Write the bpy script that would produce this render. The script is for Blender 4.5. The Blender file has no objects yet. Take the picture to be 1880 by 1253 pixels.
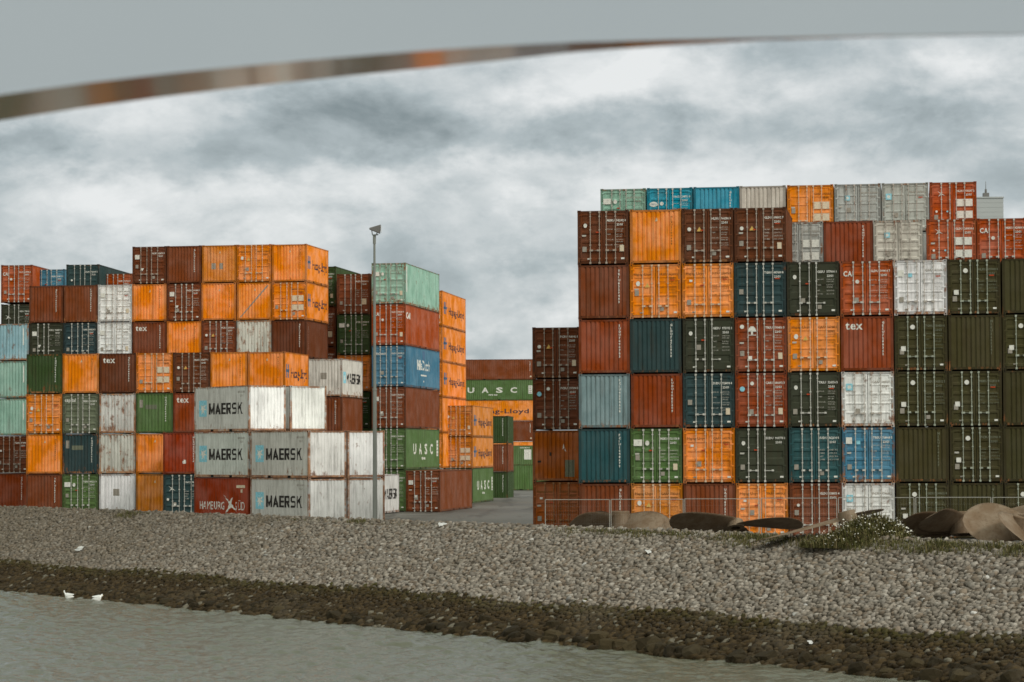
import bpy, bmesh, math, random
import numpy as np
from mathutils import Vector, Matrix
random.seed(7)
rng = np.random.default_rng(7)
S = bpy.context.scene
C = S.collection
R = math.radians

# ------------------------------------------------------------------ camera
FPX = 4700.0
CAM = Vector((0, 0, 4.2))
pit = math.atan(201.5 / FPX)
rol = R(0.25)
fw = Vector((0, math.cos(pit), math.sin(pit)))
up0 = Vector((0, -math.sin(pit), math.cos(pit)))
rt = Vector((1, 0, 0)) * math.cos(rol) - up0 * math.sin(rol)
up = up0 * math.cos(rol) + Vector((1, 0, 0)) * math.sin(rol)


def at(px, py, Y):
    d = fw + rt * ((px - 940) / FPX) - up * ((py - 626.5) / FPX)
    return CAM + d * (Y / d.y)


def proj(p):
    v = Vector(p) - CAM
    z = v.dot(fw)
    return 940 + FPX * v.dot(rt) / z, 626.5 - FPX * v.dot(up) / z


cd = bpy.data.cameras.new('camera')
cam = bpy.data.objects.new('camera', cd)
C.objects.link(cam)
cam.matrix_world = Matrix((
    (rt.x, up.x, -fw.x, CAM.x), (rt.y, up.y, -fw.y, CAM.y), (rt.z, up.z, -fw.z, CAM.z), (0, 0, 0, 1)))
cd.sensor_width = 36
cd.lens = FPX / 1880 * 36
cd.clip_end = 9000
cd.clip_start = 0.1
cd.dof.use_dof = True
cd.dof.focus_distance = 135
cd.dof.aperture_fstop = 3.6
S.camera = cam


# ------------------------------------------------------------------ colour helpers
def lin(c):
    o = []
    for v in c:
        v = v / 255
        o.append(v / 12.92 if v < 0.04045 else ((v + 0.055) / 1.055) ** 2.4)
    return o


# colour key: (look in sRGB, words)
COL = {
    'dbrown': ((98, 52, 28), 'dark brown'), 'brown': ((116, 60, 31), 'brown'),
    'rust': ((134, 59, 22), 'rust red'), 'red': ((160, 70, 22), 'red orange'),
    'hred': ((142, 50, 14), 'deep red'),
    'orange': ((226, 124, 0), 'orange'), 'amber': ((202, 122, 34), 'weathered amber'),
    'oldor': ((150, 78, 24), 'grimy brown orange'),
    'dteal': ((46, 66, 68), 'dark teal'), 'petrol': ((40, 76, 80), 'petrol blue'),
    'char': ((56, 59, 46), 'charcoal'), 'olive': ((64, 60, 36), 'olive'),
    'green': ((82, 107, 62), 'green'), 'dgreen': ((56, 76, 42), 'dark green'),
    'white': ((226, 229, 231), 'white'), 'dirty': ((192, 190, 184), 'rusty white'),
    'grey': ((164, 166, 164), 'grey'), 'mgrey': ((222, 226, 228), 'dirty white'),
    'mint': ((138, 174, 160), 'mint green'), 'pblue': ((136, 170, 182), 'pale blue'),
    'bgrey': ((116, 136, 140), 'blue grey'), 'blue': ((66, 116, 142), 'blue'),
    'cyan': ((12, 134, 162), 'bright blue'), 'beige': ((186, 178, 170), 'beige'),
    'ggreen': ((96, 102, 82), 'grey green'),
}


def alb(key):
    c = lin(COL[key][0])
    return [min(0.82, v * 1.12) for v in c]


# ------------------------------------------------------------------ materials
def mat(name, col=(0.5, 0.5, 0.5), rough=0.6, metal=0.0):
    m = bpy.data.materials.new(name)
    m.use_nodes = True
    b = m.node_tree.nodes['Principled BSDF']
    b.inputs['Base Color'].default_value = (*col, 1)
    b.inputs['Roughness'].default_value = rough
    b.inputs['Specular IOR Level'].default_value = 0.09
    b.inputs['Metallic'].default_value = metal
    return m


class NT:
    def __init__(self, tree):
        self.t = tree

    def n(self, typ, **kw):
        nd = self.t.nodes.new(typ)
        ins = kw.pop('ins', {})
        for k, v in kw.items():
            setattr(nd, k, v)
        for k, v in ins.items():
            if hasattr(v, 'is_linked') or hasattr(v, 'links'):
                self.t.links.new(v, nd.inputs[k])
            else:
                nd.inputs[k].default_value = v
        return nd

    def math(self, op, a, b=0.0, clamp=False):
        nd = self.n('ShaderNodeMath', operation=op, use_clamp=clamp, ins={0: a, 1: b})
        return nd.outputs[0]

    def mix(self, f, a, b, blend='MIX'):
        nd = self.n('ShaderNodeMix', data_type='RGBA', blend_type=blend, ins={0: f, 6: a, 7: b})
        return nd.outputs[2]

    def ramp(self, f, lo, hi, a=0.0, b=1.0):
        nd = self.n('ShaderNodeMapRange', interpolation_type='SMOOTHSTEP', ins={0: f, 1: lo, 2: hi, 3: a, 4: b})
        return nd.outputs[0]

    def noise(self, vec, scale, detail=4, rough=0.55, dist=0.0):
        nd = self.n('ShaderNodeTexNoise', ins={'Vector': vec, 'Scale': scale, 'Detail': detail, 'Roughness': rough, 'Distortion': dist})
        return nd.outputs[0]


def paint_material():
    m = mat('container_paint', rough=0.5)
    t = NT(m.node_tree)
    b = m.node_tree.nodes['Principled BSDF']
    oi = t.n('ShaderNodeObjectInfo')
    tc = t.n('ShaderNodeTexCoord')
    off = t.n('ShaderNodeVectorMath', operation='SCALE', ins={0: (37.0, 91.0, 53.0), 3: oi.outputs['Random']})
    pos = t.n('ShaderNodeVectorMath', operation='ADD', ins={0: tc.outputs['Object'], 1: off.outputs[0]}).outputs[0]
    streak = t.n('ShaderNodeMapping', ins={'Vector': pos, 'Scale': (5.0, 5.0, 0.55)}).outputs[0]
    base = oi.outputs['Color']
    # faded paint, large soft areas, and fine streaks of grime
    n1 = t.noise(pos, 0.8, 3)
    n2 = t.noise(streak, 1.0, 5, 0.6)
    n3 = t.noise(pos, 14.0, 3)
    hsv = t.n('ShaderNodeHueSaturation', ins={'Hue': 0.5, 'Saturation': t.ramp(n1, 0.3, 0.7, 1.03, 0.86), 'Value': t.ramp(n1, 0.25, 0.75, 0.9, 1.12), 'Color': base})
    grime = t.mix(t.ramp(n2, 0.47, 0.70, 0.0, 0.34), hsv.outputs[0], (0.055, 0.04, 0.026, 1))
    grime = t.mix(t.ramp(n3, 0.55, 0.75, 0.0, 0.16), grime, (0.07, 0.045, 0.03, 1))
    # rust: share grows with 1 - alpha of the object's colour
    age = t.math('SUBTRACT', 1.0, oi.outputs['Alpha'])
    r1 = t.noise(pos, 2.1, 6, 0.68)
    r2 = t.noise(streak, 1.4, 6, 0.65)
    rr = t.math('ADD', t.math('MULTIPLY', r1, 0.55), t.math('MULTIPLY', r2, 0.45))
    oz = t.n('ShaderNodeSeparateXYZ', ins={0: tc.outputs['Object']}).outputs[2]
    rr = t.math('ADD', rr, t.ramp(oz, 0.75, 0.16, 0.0, 0.07))
    rr = t.math('ADD', rr, t.ramp(oz, 2.25, 2.55, 0.0, 0.03))
    thr = t.math('SUBTRACT', 0.70, t.math('MULTIPLY', age, 0.30))
    edge = t.math('MULTIPLY', t.math('SUBTRACT', rr, thr), 14.0, clamp=True)
    edge = t.math('MULTIPLY', edge, t.ramp(age, 0.0, 0.12))
    rc = t.mix(t.ramp(r1, 0.4, 0.65), (0.42, 0.19, 0.075, 1), (0.17, 0.062, 0.024, 1))
    col = t.mix(t.math('MULTIPLY', edge, 0.85), grime, rc)
    m.node_tree.links.new(col, b.inputs['Base Color'])
    rg = t.math('ADD', t.ramp(n2, 0.3, 0.7, 0.5, 0.68), t.math('MULTIPLY', edge, 0.2))
    m.node_tree.links.new(rg, b.inputs['Roughness'])
    dent = t.noise(pos, 1.6, 2)
    bm = t.n('ShaderNodeBump', ins={'Strength': 0.6, 'Distance': 0.07, 'Height': dent})
    m.node_tree.links.new(bm.outputs[0], b.inputs['Normal'])
    return m


PAINT = paint_material()
DARK = mat('black_rubber_and_hole_shade', (0.012, 0.011, 0.010), 0.8)  # gasket rubber; the same black paints the shade in holes and pockets


def worn(name, col, rough=0.6):
    m = mat(name, col, rough)
    t = NT(m.node_tree)
    tc = t.n('ShaderNodeTexCoord')
    nz = t.noise(tc.outputs['Object'], 9.0, 4, 0.6)
    c2 = tuple(v * 0.55 + 0.02 for v in col)
    m.node_tree.links.new(t.mix(t.ramp(nz, 0.42, 0.72, 0.0, 0.7), (*col, 1), (*c2, 1)), m.node_tree.nodes['Principled BSDF'].inputs['Base Color'])
    return m


INK = {
    'white': worn('white_lettering', (0.72, 0.71, 0.66)), 'dim': worn('dull_lettering', (0.50, 0.48, 0.43)), 'faint': worn('faded_lettering', (0.16, 0.17, 0.12)),
    'black': worn('black_lettering', (0.03, 0.026, 0.024)), 'navy': worn('navy_lettering', (0.030, 0.035, 0.06)),
    'brownink': worn('brown_lettering', (0.20, 0.085, 0.02)), 'red': worn('red_lettering', (0.65, 0.07, 0.02)),
    'sky': worn('sky_blue_emblem', (0.27, 0.60, 0.72)), 'yellow': worn('yellow_sticker', (0.70, 0.45, 0.12)),
    'plate': worn('grey_plate', (0.32, 0.29, 0.25)), 'steelblue': worn('steel_blue_emblem', (0.09, 0.17, 0.28)),
    'redlight': worn('red_seal', (0.45, 0.06, 0.02)), 'cream': worn('cream_panel', (0.66, 0.56, 0.42)),
}


# ------------------------------------------------------------------ mesh helpers
class MB:
    def __init__(self):
        self.v, self.f, self.m = [], [], []

    def box(self, x0, x1, y0, y1, z0, z1, mi=0):
        b = len(self.v)
        self.v += [(x0, y0, z0), (x1, y0, z0), (x1, y1, z0), (x0, y1, z0), (x0, y0, z1), (x1, y0, z1), (x1, y1, z1), (x0, y1, z1)]
        for q in ((0, 3, 2, 1), (4, 5, 6, 7), (0, 1, 5, 4), (1, 2, 6, 5), (2, 3, 7, 6), (3, 0, 4, 7)):
            self.f.append([b + i for i in q])
            self.m.append(mi)
        return self

    def poly(self, pts, mi=0):
        b = len(self.v)
        self.v += [tuple(p) for p in pts]
        self.f.append(list(range(b, b + len(pts))))
        self.m.append(mi)

    def tube(self, p0, p1, r0, r1=None, n=8, mi=0, cap=True):
        r1 = r0 if r1 is None else r1
        p0, p1 = Vector(p0), Vector(p1)
        d = (p1 - p0).normalized()
        a = d.orthogonal().normalized()
        c = d.cross(a)
        b = len(self.v)
        for p, r in ((p0, r0), (p1, r1)):
            for i in range(n):
                th = 2 * math.pi * i / n
                self.v.append(tuple(p + (a * math.cos(th) + c * math.sin(th)) * r))
        for i in range(n):
            j = (i + 1) % n
            self.f.append([b + i, b + j, b + n + j, b + n + i])
            self.m.append(mi)
        if cap:
            self.f.append([b + i for i in reversed(range(n))])
            self.f.append([b + n + i for i in range(n)])
            self.m += [mi, mi]

    def mesh(self, name, mats, smooth=False):
        me = bpy.data.meshes.new(name)
        me.from_pydata(self.v, [], self.f)
        for m in mats:
            me.materials.append(m)
        if len(mats) > 1:
            me.polygons.foreach_set('material_index', self.m)
        if smooth:
            me.polygons.foreach_set('use_smooth', [True] * len(self.f))
        me.update()
        return me


def put(name, me, parent=None, color=None):
    o = bpy.data.objects.new(name, me)
    C.objects.link(o)
    if parent is not None:
        o.parent = parent
    if color is not None:
        o.color = color
    return o


def empty(name, loc=(0, 0, 0), rz=0.0, rx=0.0, ry=0.0):
    o = bpy.data.objects.new(name, None)
    C.objects.link(o)
    o.location = loc
    o.rotation_euler = (rx, ry, rz)
    o.empty_display_size = 0.3
    return o


def tag(o, label=None, cat=None, group=None, kind=None):
    if label: o['label'] = label
    if cat: o['category'] = cat
    if group: o['group'] = group
    if kind: o['kind'] = kind
    return o


# ------------------------------------------------------------------ text
_tc = {}


def text(s, size=1.0, bold=0.0, sx=1.0, spacing=1.0, line=1.0, res=2):
    """Triangulated flat text: list of 2-D points and faces, left aligned, baseline of the first line at 0."""
    k = (s, size, bold, sx, spacing, line, res)
    if k in _tc:
        return _tc[k]
    cu = bpy.data.curves.new('t', 'FONT')
    cu.body = s
    cu.size = size
    cu.resolution_u = res
    cu.offset = bold
    cu.space_character = spacing
    cu.space_line = line
    ob = bpy.data.objects.new('t', cu)
    me = bpy.data.meshes.new_from_object(ob)
    v = [(p.co.x * sx, p.co.y) for p in me.vertices]
    f = [list(p.vertices) for p in me.polygons]
    bpy.data.meshes.remove(me)
    bpy.data.objects.remove(ob)
    bpy.data.curves.remove(cu)
    _tc[k] = (v, f)
    return v, f


def width(v):
    return max(p[0] for p in v) - min(p[0] for p in v) if v else 0


def block(word, h, k=0.20, wd=0.74, gap=0.16):
    """Heavy block capitals as polygons: list of polygons in text space."""
    out, x = [], 0.0
    st = k * h

    def P(*q): out.append([(x + a, b) for a, b in q])
    for ch in word:
        w = wd * h
        if ch == 'M':
            w *= 1.22
            P((0, 0), (st, 0), (st, h), (0, h))
            P((w - st, 0), (w, 0), (w, h), (w - st, h))
            P((st, h), (st, h * 0.62), (w / 2, h * 0.02), (w / 2, h * 0.42))
            P((w - st, h), (w / 2, h * 0.42), (w / 2, h * 0.02), (w - st, h * 0.62))
        elif ch == 'A':
            w *= 1.08
            P((0, 0), (st * 1.05, 0), (w / 2, h * 0.74), (w / 2, h), (w / 2 - st * 0.5, h))
            P((w, 0), (w / 2 + st * 0.5, h), (w / 2, h), (w / 2, h * 0.74), (w - st * 1.05, 0))
            P((w * 0.27, h * 0.20), (w * 0.73, h * 0.20), (w * 0.66, h * 0.36), (w * 0.34, h * 0.36))
        elif ch == 'E':
            w *= 0.88
            P((0, 0), (st, 0), (st, h), (0, h))
            for b in (0, h / 2 - st * 0.45, h - st * 0.9): P((st, b), (w, b), (w, b + st * 0.9), (st, b + st * 0.9))
        elif ch == 'R':
            P((0, 0), (st, 0), (st, h), (0, h))
            P((st, h - st * 0.9), (w * 0.8, h - st * 0.9), (w, h - st * 1.2), (w * 0.86, h), (st, h))
            P((w - st, h * 0.58), (w, h * 0.58), (w, h - st * 1.2), (w * 0.8, h - st * 0.9), (w - st, h - st * 0.9))
            P((st, h * 0.40), (w * 0.86, h * 0.40), (w, h * 0.58), (w - st, h * 0.58), (st, h * 0.58))
            P((w * 0.42, h * 0.40), (w * 0.72, h * 0), (w * 1.04, 0), (w * 0.72, h * 0.40))
        elif ch == 'S':
            P((w * 0.14, h - st * 0.9), (w, h - st * 0.9), (w * 0.92, h), (w * 0.14, h), (0, h * 0.86))
            P((0, h * 0.56), (st, h * 0.56), (st, h - st * 0.9), (w * 0.14, h - st * 0.9), (0, h * 0.86))
            P((w * 0.10, h * 0.42), (w * 0.9, h * 0.42), (w, h * 0.48), (w * 0.9, h * 0.58), (0, h * 0.58))
            P((w - st, st * 0.9), (w, h * 0.14), (w, h * 0.48), (w * 0.9, h * 0.42), (w - st, h * 0.42))
            P((0, 0), (w * 0.86, 0), (w, h * 0.14), (w - st, st * 0.9), (w * 0.04, st * 0.9))
        elif ch == 'K':
            P((0, 0), (st, 0), (st, h), (0, h))
            P((st, h * 0.36), (st, h * 0.62), (w * 0.70, h), (w * 1.04, h), (w * 0.46, h * 0.54))
            P((w * 0.34, h * 0.60), (w * 0.56, h * 0.68), (w * 1.08, 0), (w * 0.74, 0))
        x += w + gap * h
    return out


class Flat:
    """2-D artwork (u right, v up) with a material index per face."""

    def __init__(self):
        self.v, self.f, self.m, self.inks = [], [], [], []

    def ink(self, k):
        if k not in self.inks:
            self.inks.append(k)
        return self.inks.index(k)

    def add(self, vf, u, v, ink, fit=None):
        pts, fs = vf
        if not pts: return self
        mn = min(p[0] for p in pts)
        sc = fit / width(pts) if fit else 1.0
        b = len(self.v)
        self.v += [(u + (p[0] - mn) * sc, v + p[1]) for p in pts]
        i = self.ink(ink)
        for f in fs:
            self.f.append([b + q for q in f])
            self.m.append(i)
        return self

    def blocks(self, word, u, v, h, fit, ink):
        ps = block(word, h)
        wd = max(a for p in ps for a, b in p)
        for p in ps: self.poly([(u + a * fit / wd, v + b) for a, b in p], ink)
        return self

    def rect(self, u0, u1, v0, v1, ink):
        return self.poly([(u0, v0), (u1, v0), (u1, v1), (u0, v1)], ink)

    def poly(self, pts, ink):
        b = len(self.v)
        self.v += list(pts)
        self.f.append(list(range(b, b + len(pts))))
        self.m.append(self.ink(ink))
        return self

    def disc(self, u, v, r, ink, n=14, sy=1.0):
        return self.poly([(u + r * math.cos(2 * math.pi * i / n), v + r * sy * math.sin(2 * math.pi * i / n)) for i in range(n)], ink)

    def star(self, u, v, r, ink, n=7, r2=0.42):
        pts = []
        for i in range(2 * n):
            q = r if i % 2 == 0 else r * r2
            a = math.pi / 2 + math.pi * i / n
            pts.append((u + q * math.cos(a), v + q * math.sin(a)))
        for i in range(2 * n):
            self.poly([(u, v), pts[i], pts[(i + 1) % (2 * n)]], ink)
        return self

    def build(self, name, place, breaks=None):
        """place(u, v, layer) -> 3-D point; breaks: u values where the wall folds."""
        bm = bmesh.new()
        vs = [bm.verts.new((p[0], p[1], 0.0)) for p in self.v]
        for f, mi in zip(self.f, self.m):
            try:
                fc = bm.faces.new([vs[i] for i in f])
                fc.material_index = mi
            except ValueError:
                pass
        if breaks:
            lo = min(p[0] for p in self.v)
            hi = max(p[0] for p in self.v)
            for b in breaks:
                if lo < b < hi:
                    bmesh.ops.bisect_plane(bm, geom=bm.verts[:] + bm.edges[:] + bm.faces[:], dist=1e-5, plane_co=(b, 0, 0), plane_no=(1, 0, 0))
        lay = {}
        for f in bm.faces:
            for v in f.verts:
                lay[v] = f.material_index
        for v in bm.verts:
            v.co = Vector(place(v.co.x, v.co.y, lay.get(v, 0)))
        me = bpy.data.meshes.new(name)
        bm.to_mesh(me)
        bm.free()
        for k in self.inks:
            me.materials.append(INK[k])
        return me


# ------------------------------------------------------------------ container meshes
W = 2.438
H8, H9 = 2.591, 2.896


def corr_points(u0, u1, pitch, flat, slope, inner, depth):
    """(u, inward depth) along a trapezoid-corrugated wall."""
    n = max(1, int((u1 - u0 - 0.04) / pitch))
    st = (u1 - u0 - n * pitch) / 2
    pts = [(u0, 0.0)]
    u = u0 + st
    for i in range(n):
        a = u + flat / 2
        pts += [(a, 0.0), (a + slope, depth), (a + slope + inner, depth), (a + 2 * slope + inner, 0.0)]
        u += pitch
    pts.append((u1, 0.0))
    return pts


def corr_depth(pts, u):
    for (a, da), (b, db) in zip(pts, pts[1:]):
        if a <= u <= b:
            return da + (db - da) * (u - a) / max(1e-6, b - a)
    return 0.0


def end_pts():
    return corr_points(-W / 2 + 0.13, W / 2 - 0.13, 0.216, 0.104, 0.028, 0.056, 0.042)


def side_pts(L):
    return corr_points(0.14, L - 0.14, 0.278, 0.10, 0.05, 0.078, 0.036)


_mc = {}


def m_frame(L, H):
    k = ('frame', L, H)
    if k in _mc: return _mc[k]
    b = MB()
    w = W / 2
    for sx in (-1, 1):
        for y0, y1 in ((0.006, 0.12), (L - 0.12, L - 0.006)):
            xa, xb = sorted((sx * (w - 0.006), sx * (w - 0.128)))
            b.box(xa, xb, y0, y1, 0.115, H - 0.115)
        xa, xb = sorted((sx * (w - 0.010), sx * (w - 0.09)))
        b.box(xa, xb, 0.17, L - 0.17, H - 0.075, H - 0.012)   # top side rail
        xa, xb = sorted((sx * (w - 0.010), sx * (w - 0.07)))
        # bottom side rail, broken by the two forklift pockets
        c = L / 2
        for y0, y1 in ((0.17, c - 1.20), (c - 0.86, c + 0.86), (c + 1.20, L - 0.17)):
            b.box(xa, xb, y0, y1, 0.03, 0.165)
        for y0, y1 in ((c - 1.20, c - 0.86), (c + 0.86, c + 1.20)):
            b.box(xa, xb, y0, y1, 0.145, 0.165)
            xc, xd = sorted((sx * (w - 0.035), sx * (w - 0.06)))
            b.box(xc, xd, y0, y1, 0.03, 0.145, 1)  # black backing, painted shade of the pocket's inside
    for y0, y1 in ((0.010, 0.10), (L - 0.10, L - 0.010)):
        b.box(-w + 0.162, w - 0.162, y0, y1, H - 0.115, H - 0.030)
        b.box(-w + 0.165, w - 0.165, y0, y1, 0.055, 0.165)
    for sx in (-1, 1):
        for y0, y1 in ((0.0, 0.17), (L - 0.17, L)):
            for z0, z1 in ((0, 0.115), (H - 0.115, H)):
                xa, xb = sorted((sx * w, sx * (w - 0.16)))
                b.box(xa, xb, y0, y1, z0, z1)
                if y0 == 0.0:   # corner casting holes, their inner shade painted as flat black patches
                    zc = (z0 + z1) / 2
                    xc = sx * (w - 0.085)
                    b.poly([(xc + 0.032 * math.cos(a), -0.003, zc + 0.038 * math.sin(a)) for a in [2 * math.pi * i / 8 for i in range(8)]], 1)
                xs = sx * (w + 0.003)
                yc = (y0 + y1) / 2
                zc = (z0 + z1) / 2
                b.poly([(xs, yc + 0.045 * math.cos(a), zc + 0.034 * math.sin(a)) for a in [2 * math.pi * i / 8 * sx for i in range(8)]], 1)
    b.box(-w + 0.075, w - 0.075, 0.12, L - 0.12, 0.13, 0.17)    # floor
    _mc[k] = b.mesh('frame', [PAINT, DARK])
    return _mc[k]


def m_side(L, H, sx):
    k = ('side', L, H, sx)
    if k in _mc: return _mc[k]
    b = MB()
    x = W / 2 - 0.014
    pts = side_pts(L)
    for (a, da), (c, dc) in zip(pts, pts[1:]):
        q = [(sx * (x - da), a, 0.165), (sx * (x - dc), c, 0.165), (sx * (x - dc), c, H - 0.075), (sx * (x - da), a, H - 0.075)]
        b.poly(q if sx > 0 else q[::-1])
    _mc[k] = b.mesh('side_wall', [PAINT])
    return _mc[k]


def m_end(L, H, back):
    k = ('end', L, H, back)
    if k in _mc: return _mc[k]
    b = MB()
    pts = end_pts()
    for (a, da), (c, dc) in zip(pts, pts[1:]):
        if back:
            q = [(c, L - 0.014 - dc, 0.165), (a, L - 0.014 - da, 0.165), (a, L - 0.014 - da, H - 0.115), (c, L - 0.014 - dc, H - 0.115)]
        else:
            q = [(a, 0.014 + da, 0.165), (c, 0.014 + dc, 0.165), (c, 0.014 + dc, H - 0.115), (a, 0.014 + da, H - 0.115)]
        b.poly(q)
    _mc[k] = b.mesh('end_wall', [PAINT])
    return _mc[k]


def m_roof(L, H):
    k = ('roof', L, H)
    if k in _mc: return _mc[k]
    b = MB()
    n = int(L / 0.21)
    for i in range(n):
        y0 = 0.10 + (L - 0.20) * i / n
        y1 = 0.10 + (L - 0.20) * (i + 1) / n
        ym = (y0 + y1) / 2
        z = H - 0.016
        b.poly([(-W / 2 + 0.09, y0, z), (W / 2 - 0.09, y0, z), (W / 2 - 0.09, ym, z - 0.018), (-W / 2 + 0.09, ym, z - 0.018)])
        b.poly([(-W / 2 + 0.09, ym, z - 0.018), (W / 2 - 0.09, ym, z - 0.018), (W / 2 - 0.09, y1, z), (-W / 2 + 0.09, y1, z)])
    _mc[k] = b.mesh('roof', [PAINT])
    return _mc[k]


def m_gasket(H):
    k = ('gasket', H)
    if k in _mc: return _mc[k]
    _mc[k] = MB().box(-W / 2 + 0.13, W / 2 - 0.13, 0.062, 0.10, 0.167, H - 0.117).mesh('door_gasket', [DARK])
    return _mc[k]


def m_door(H, s, style):
    """One door leaf (s = -1 left, 1 right) with pressed horizontal panels and hinges."""
    k = ('door', H, s, style)
    if k in _mc: return _mc[k]
    b = MB()
    xi, xo = 0.014, W / 2 - 0.140
    z0, z1 = 0.178, H - 0.128
    yf = 0.022
    bd = 0.075

    def X(a, c):
        return (a, c) if s > 0 else (-c, -a)
    # border
    for a, c, p, q in ((xi, xi + bd, z0, z1), (xo - bd, xo, z0, z1), (xi + bd, xo - bd, z0, z0 + 0.06), (xi + bd, xo - bd, z1 - 0.06, z1)):
        x0, x1 = X(a, c)
        b.box(x0, x1, yf, 0.06, p, q)
    # profile up the leaf
    zz = [(z0 + 0.06, 0.0)]
    span = z1 - z0 - 0.12
    if style == 0:
        n = 5
        for i in range(n):
            c = z0 + 0.06 + span * (i + 0.5) / n
            h = span / n
            zz += [(c - h * 0.40, 0.0), (c - h * 0.27, 0.036), (c + h * 0.27, 0.036), (c + h * 0.40, 0.0)]
    elif style == 1:
        n = 5
        for i in range(1, n):
            c = z0 + 0.06 + span * i / n
            zz += [(c - 0.055, 0.024), (c - 0.03, -0.004), (c + 0.03, -0.004), (c + 0.055, 0.024)]
        zz = [(z0 + 0.06, 0.024)] + zz[1:]
        zz.append((z1 - 0.06, 0.024))
    else:
        for c in (0.20, 0.50, 0.80):
            c = z0 + 0.06 + span * c
            zz += [(c - 0.18, 0.0), (c - 0.13, 0.034), (c + 0.13, 0.034), (c + 0.18, 0.0)]
    if zz[-1][0] < z1 - 0.061:
        zz.append((z1 - 0.06, 0.0))
    x0, x1 = X(xi + bd, xo - bd)
    for (a, da), (c, dc) in zip(zz, zz[1:]):
        b.poly([(x0, yf + da, a), (x1, yf + da, a), (x1, yf + dc, c), (x0, yf + dc, c)])
    # hinges
    for i in range(5):
        zc = z0 + 0.12 + (z1 - z0 - 0.24) * i / 4
        x0, x1 = X(xo - 0.08, xo + 0.075)
        b.box(x0, x1, 0.000, yf - 0.002, zc - 0.03, zc + 0.03)
    _mc[k] = b.mesh('door', [PAINT])
    return _mc[k]


RODX = (0.165, 0.60)


def m_rod(H, x):
    k = ('rod', H, x)
    if k in _mc: return _mc[k]
    b = MB()
    b.tube((x, -0.022, 0.05), (x, -0.022, H - 0.05), 0.0185, n=7)
    for z in (0.085, H - 0.085):
        b.box(x - 0.045, x + 0.045, -0.045, 0.004, z - 0.045, z + 0.045)
    for z in (0.30, H * 0.36, H * 0.64, H - 0.30):
        b.box(x - 0.036, x + 0.036, -0.044, 0.020, z - 0.03, z + 0.03)
    _mc[k] = b.mesh('lock_rod', [PAINT])
    return _mc[k]


def m_handle(x, s, z):
    k = ('handle', x, s, z)
    if k in _mc: return _mc[k]
    b = MB()
    x1 = x + s * 0.36
    xa, xb = sorted((x, x1))
    b.box(xa, xb, -0.058, -0.040, z - 0.014, z + 0.014)
    b.box(x1 - 0.05, x1 + 0.05, -0.062, 0.018, z - 0.035, z + 0.045)
    b.box(x - 0.032, x + 0.032, -0.060, -0.002, z - 0.05, z + 0.05)
    _mc[k] = b.mesh('handle', [PAINT])
    return _mc[k]


def door_place(u, v, layer):
    return (u, -0.004 - 0.0012 * layer, v)


PRE = ['SUDU', 'GESU', 'TRIU', 'HLXU', 'CAIU', 'UACU', 'TGHU', 'MSKU', 'GLDU', 'FCIU']


def weight_lines(H, ink, var=0):
    k = ('wl', H, ink, var)
    if k in _mc: return _mc[k]
    f = Flat()
    rows = [
        [('MAX.WT.', '30480 KGS'), ('', '67200 LBS'), ('TARE', '2180 KGS'), ('', '4810 LBS'), ('NET', '28300 KGS'), ('CU.CAP.', '33.2 CU.M.')],
        [('MAX.GR.', '24000 KGS'), ('', '52910 LBS'), ('TARE', '2210 KGS'), ('', '4870 LBS'), ('PAYLOAD', '21790 KGS'), ('', '48040 LBS'), ('CU.CAP.', '33.1 CU.M.'), ('', '1170 CU.FT')],
        [('MGW', '30480 KG'), ('TARE', '2230 KG'), ('NET', '28250 KG'), ('CUBE', '33.2 CU.M.')],
    ][var]
    ink = 'dim' if ink == 'white' else ink
    z = H * (0.66, 0.64, 0.58)[var]
    for i, (a, c) in enumerate(rows):
        sz = (0.078, 0.074, 0.10)[var]
        if a: f.add(text(a, sz, 0.0, res=1), 0.20, z, ink)
        f.add(text(c, sz, 0.0, res=1), 0.64, z, ink)
        z -= 0.10 if rows[min(i + 1, len(rows) - 1)][0] == '' else (0.16, 0.15, 0.15)[var]
    _mc[k] = f.build('weight_lettering', door_place)
    return _mc[k]


def id_lettering(H, ink, pre):
    f = Flat()
    num = '%06d %d' % (random.randrange(100000, 999999), random.randrange(10))
    f.add(text(pre, 0.15, 0.004, res=1), 0.20, H * 0.79, ink, fit=0.36)
    f.add(text(num, 0.15, 0.004, res=1), 0.64, H * 0.79, ink, fit=0.46)
    f.add(text('22G1', 0.14, 0.004, res=1), 0.66, H * 0.79 - 0.19, ink)
    f.rect(0.86, 1.02, 0.25, 0.33, 'white' if ink != 'black' else 'plate')
    if random.random() < 0.3: f.rect(0.22, 0.40, 0.36, 0.54, 'plate')
    if random.random() < 0.2: f.rect(0.80, 1.0, 0.62, 0.92, 'cream')
    if random.random() < 0.3: f.rect(0.70, 0.92, H * 0.69, H * 0.69 + 0.05, 'redlight')
    return f


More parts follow.
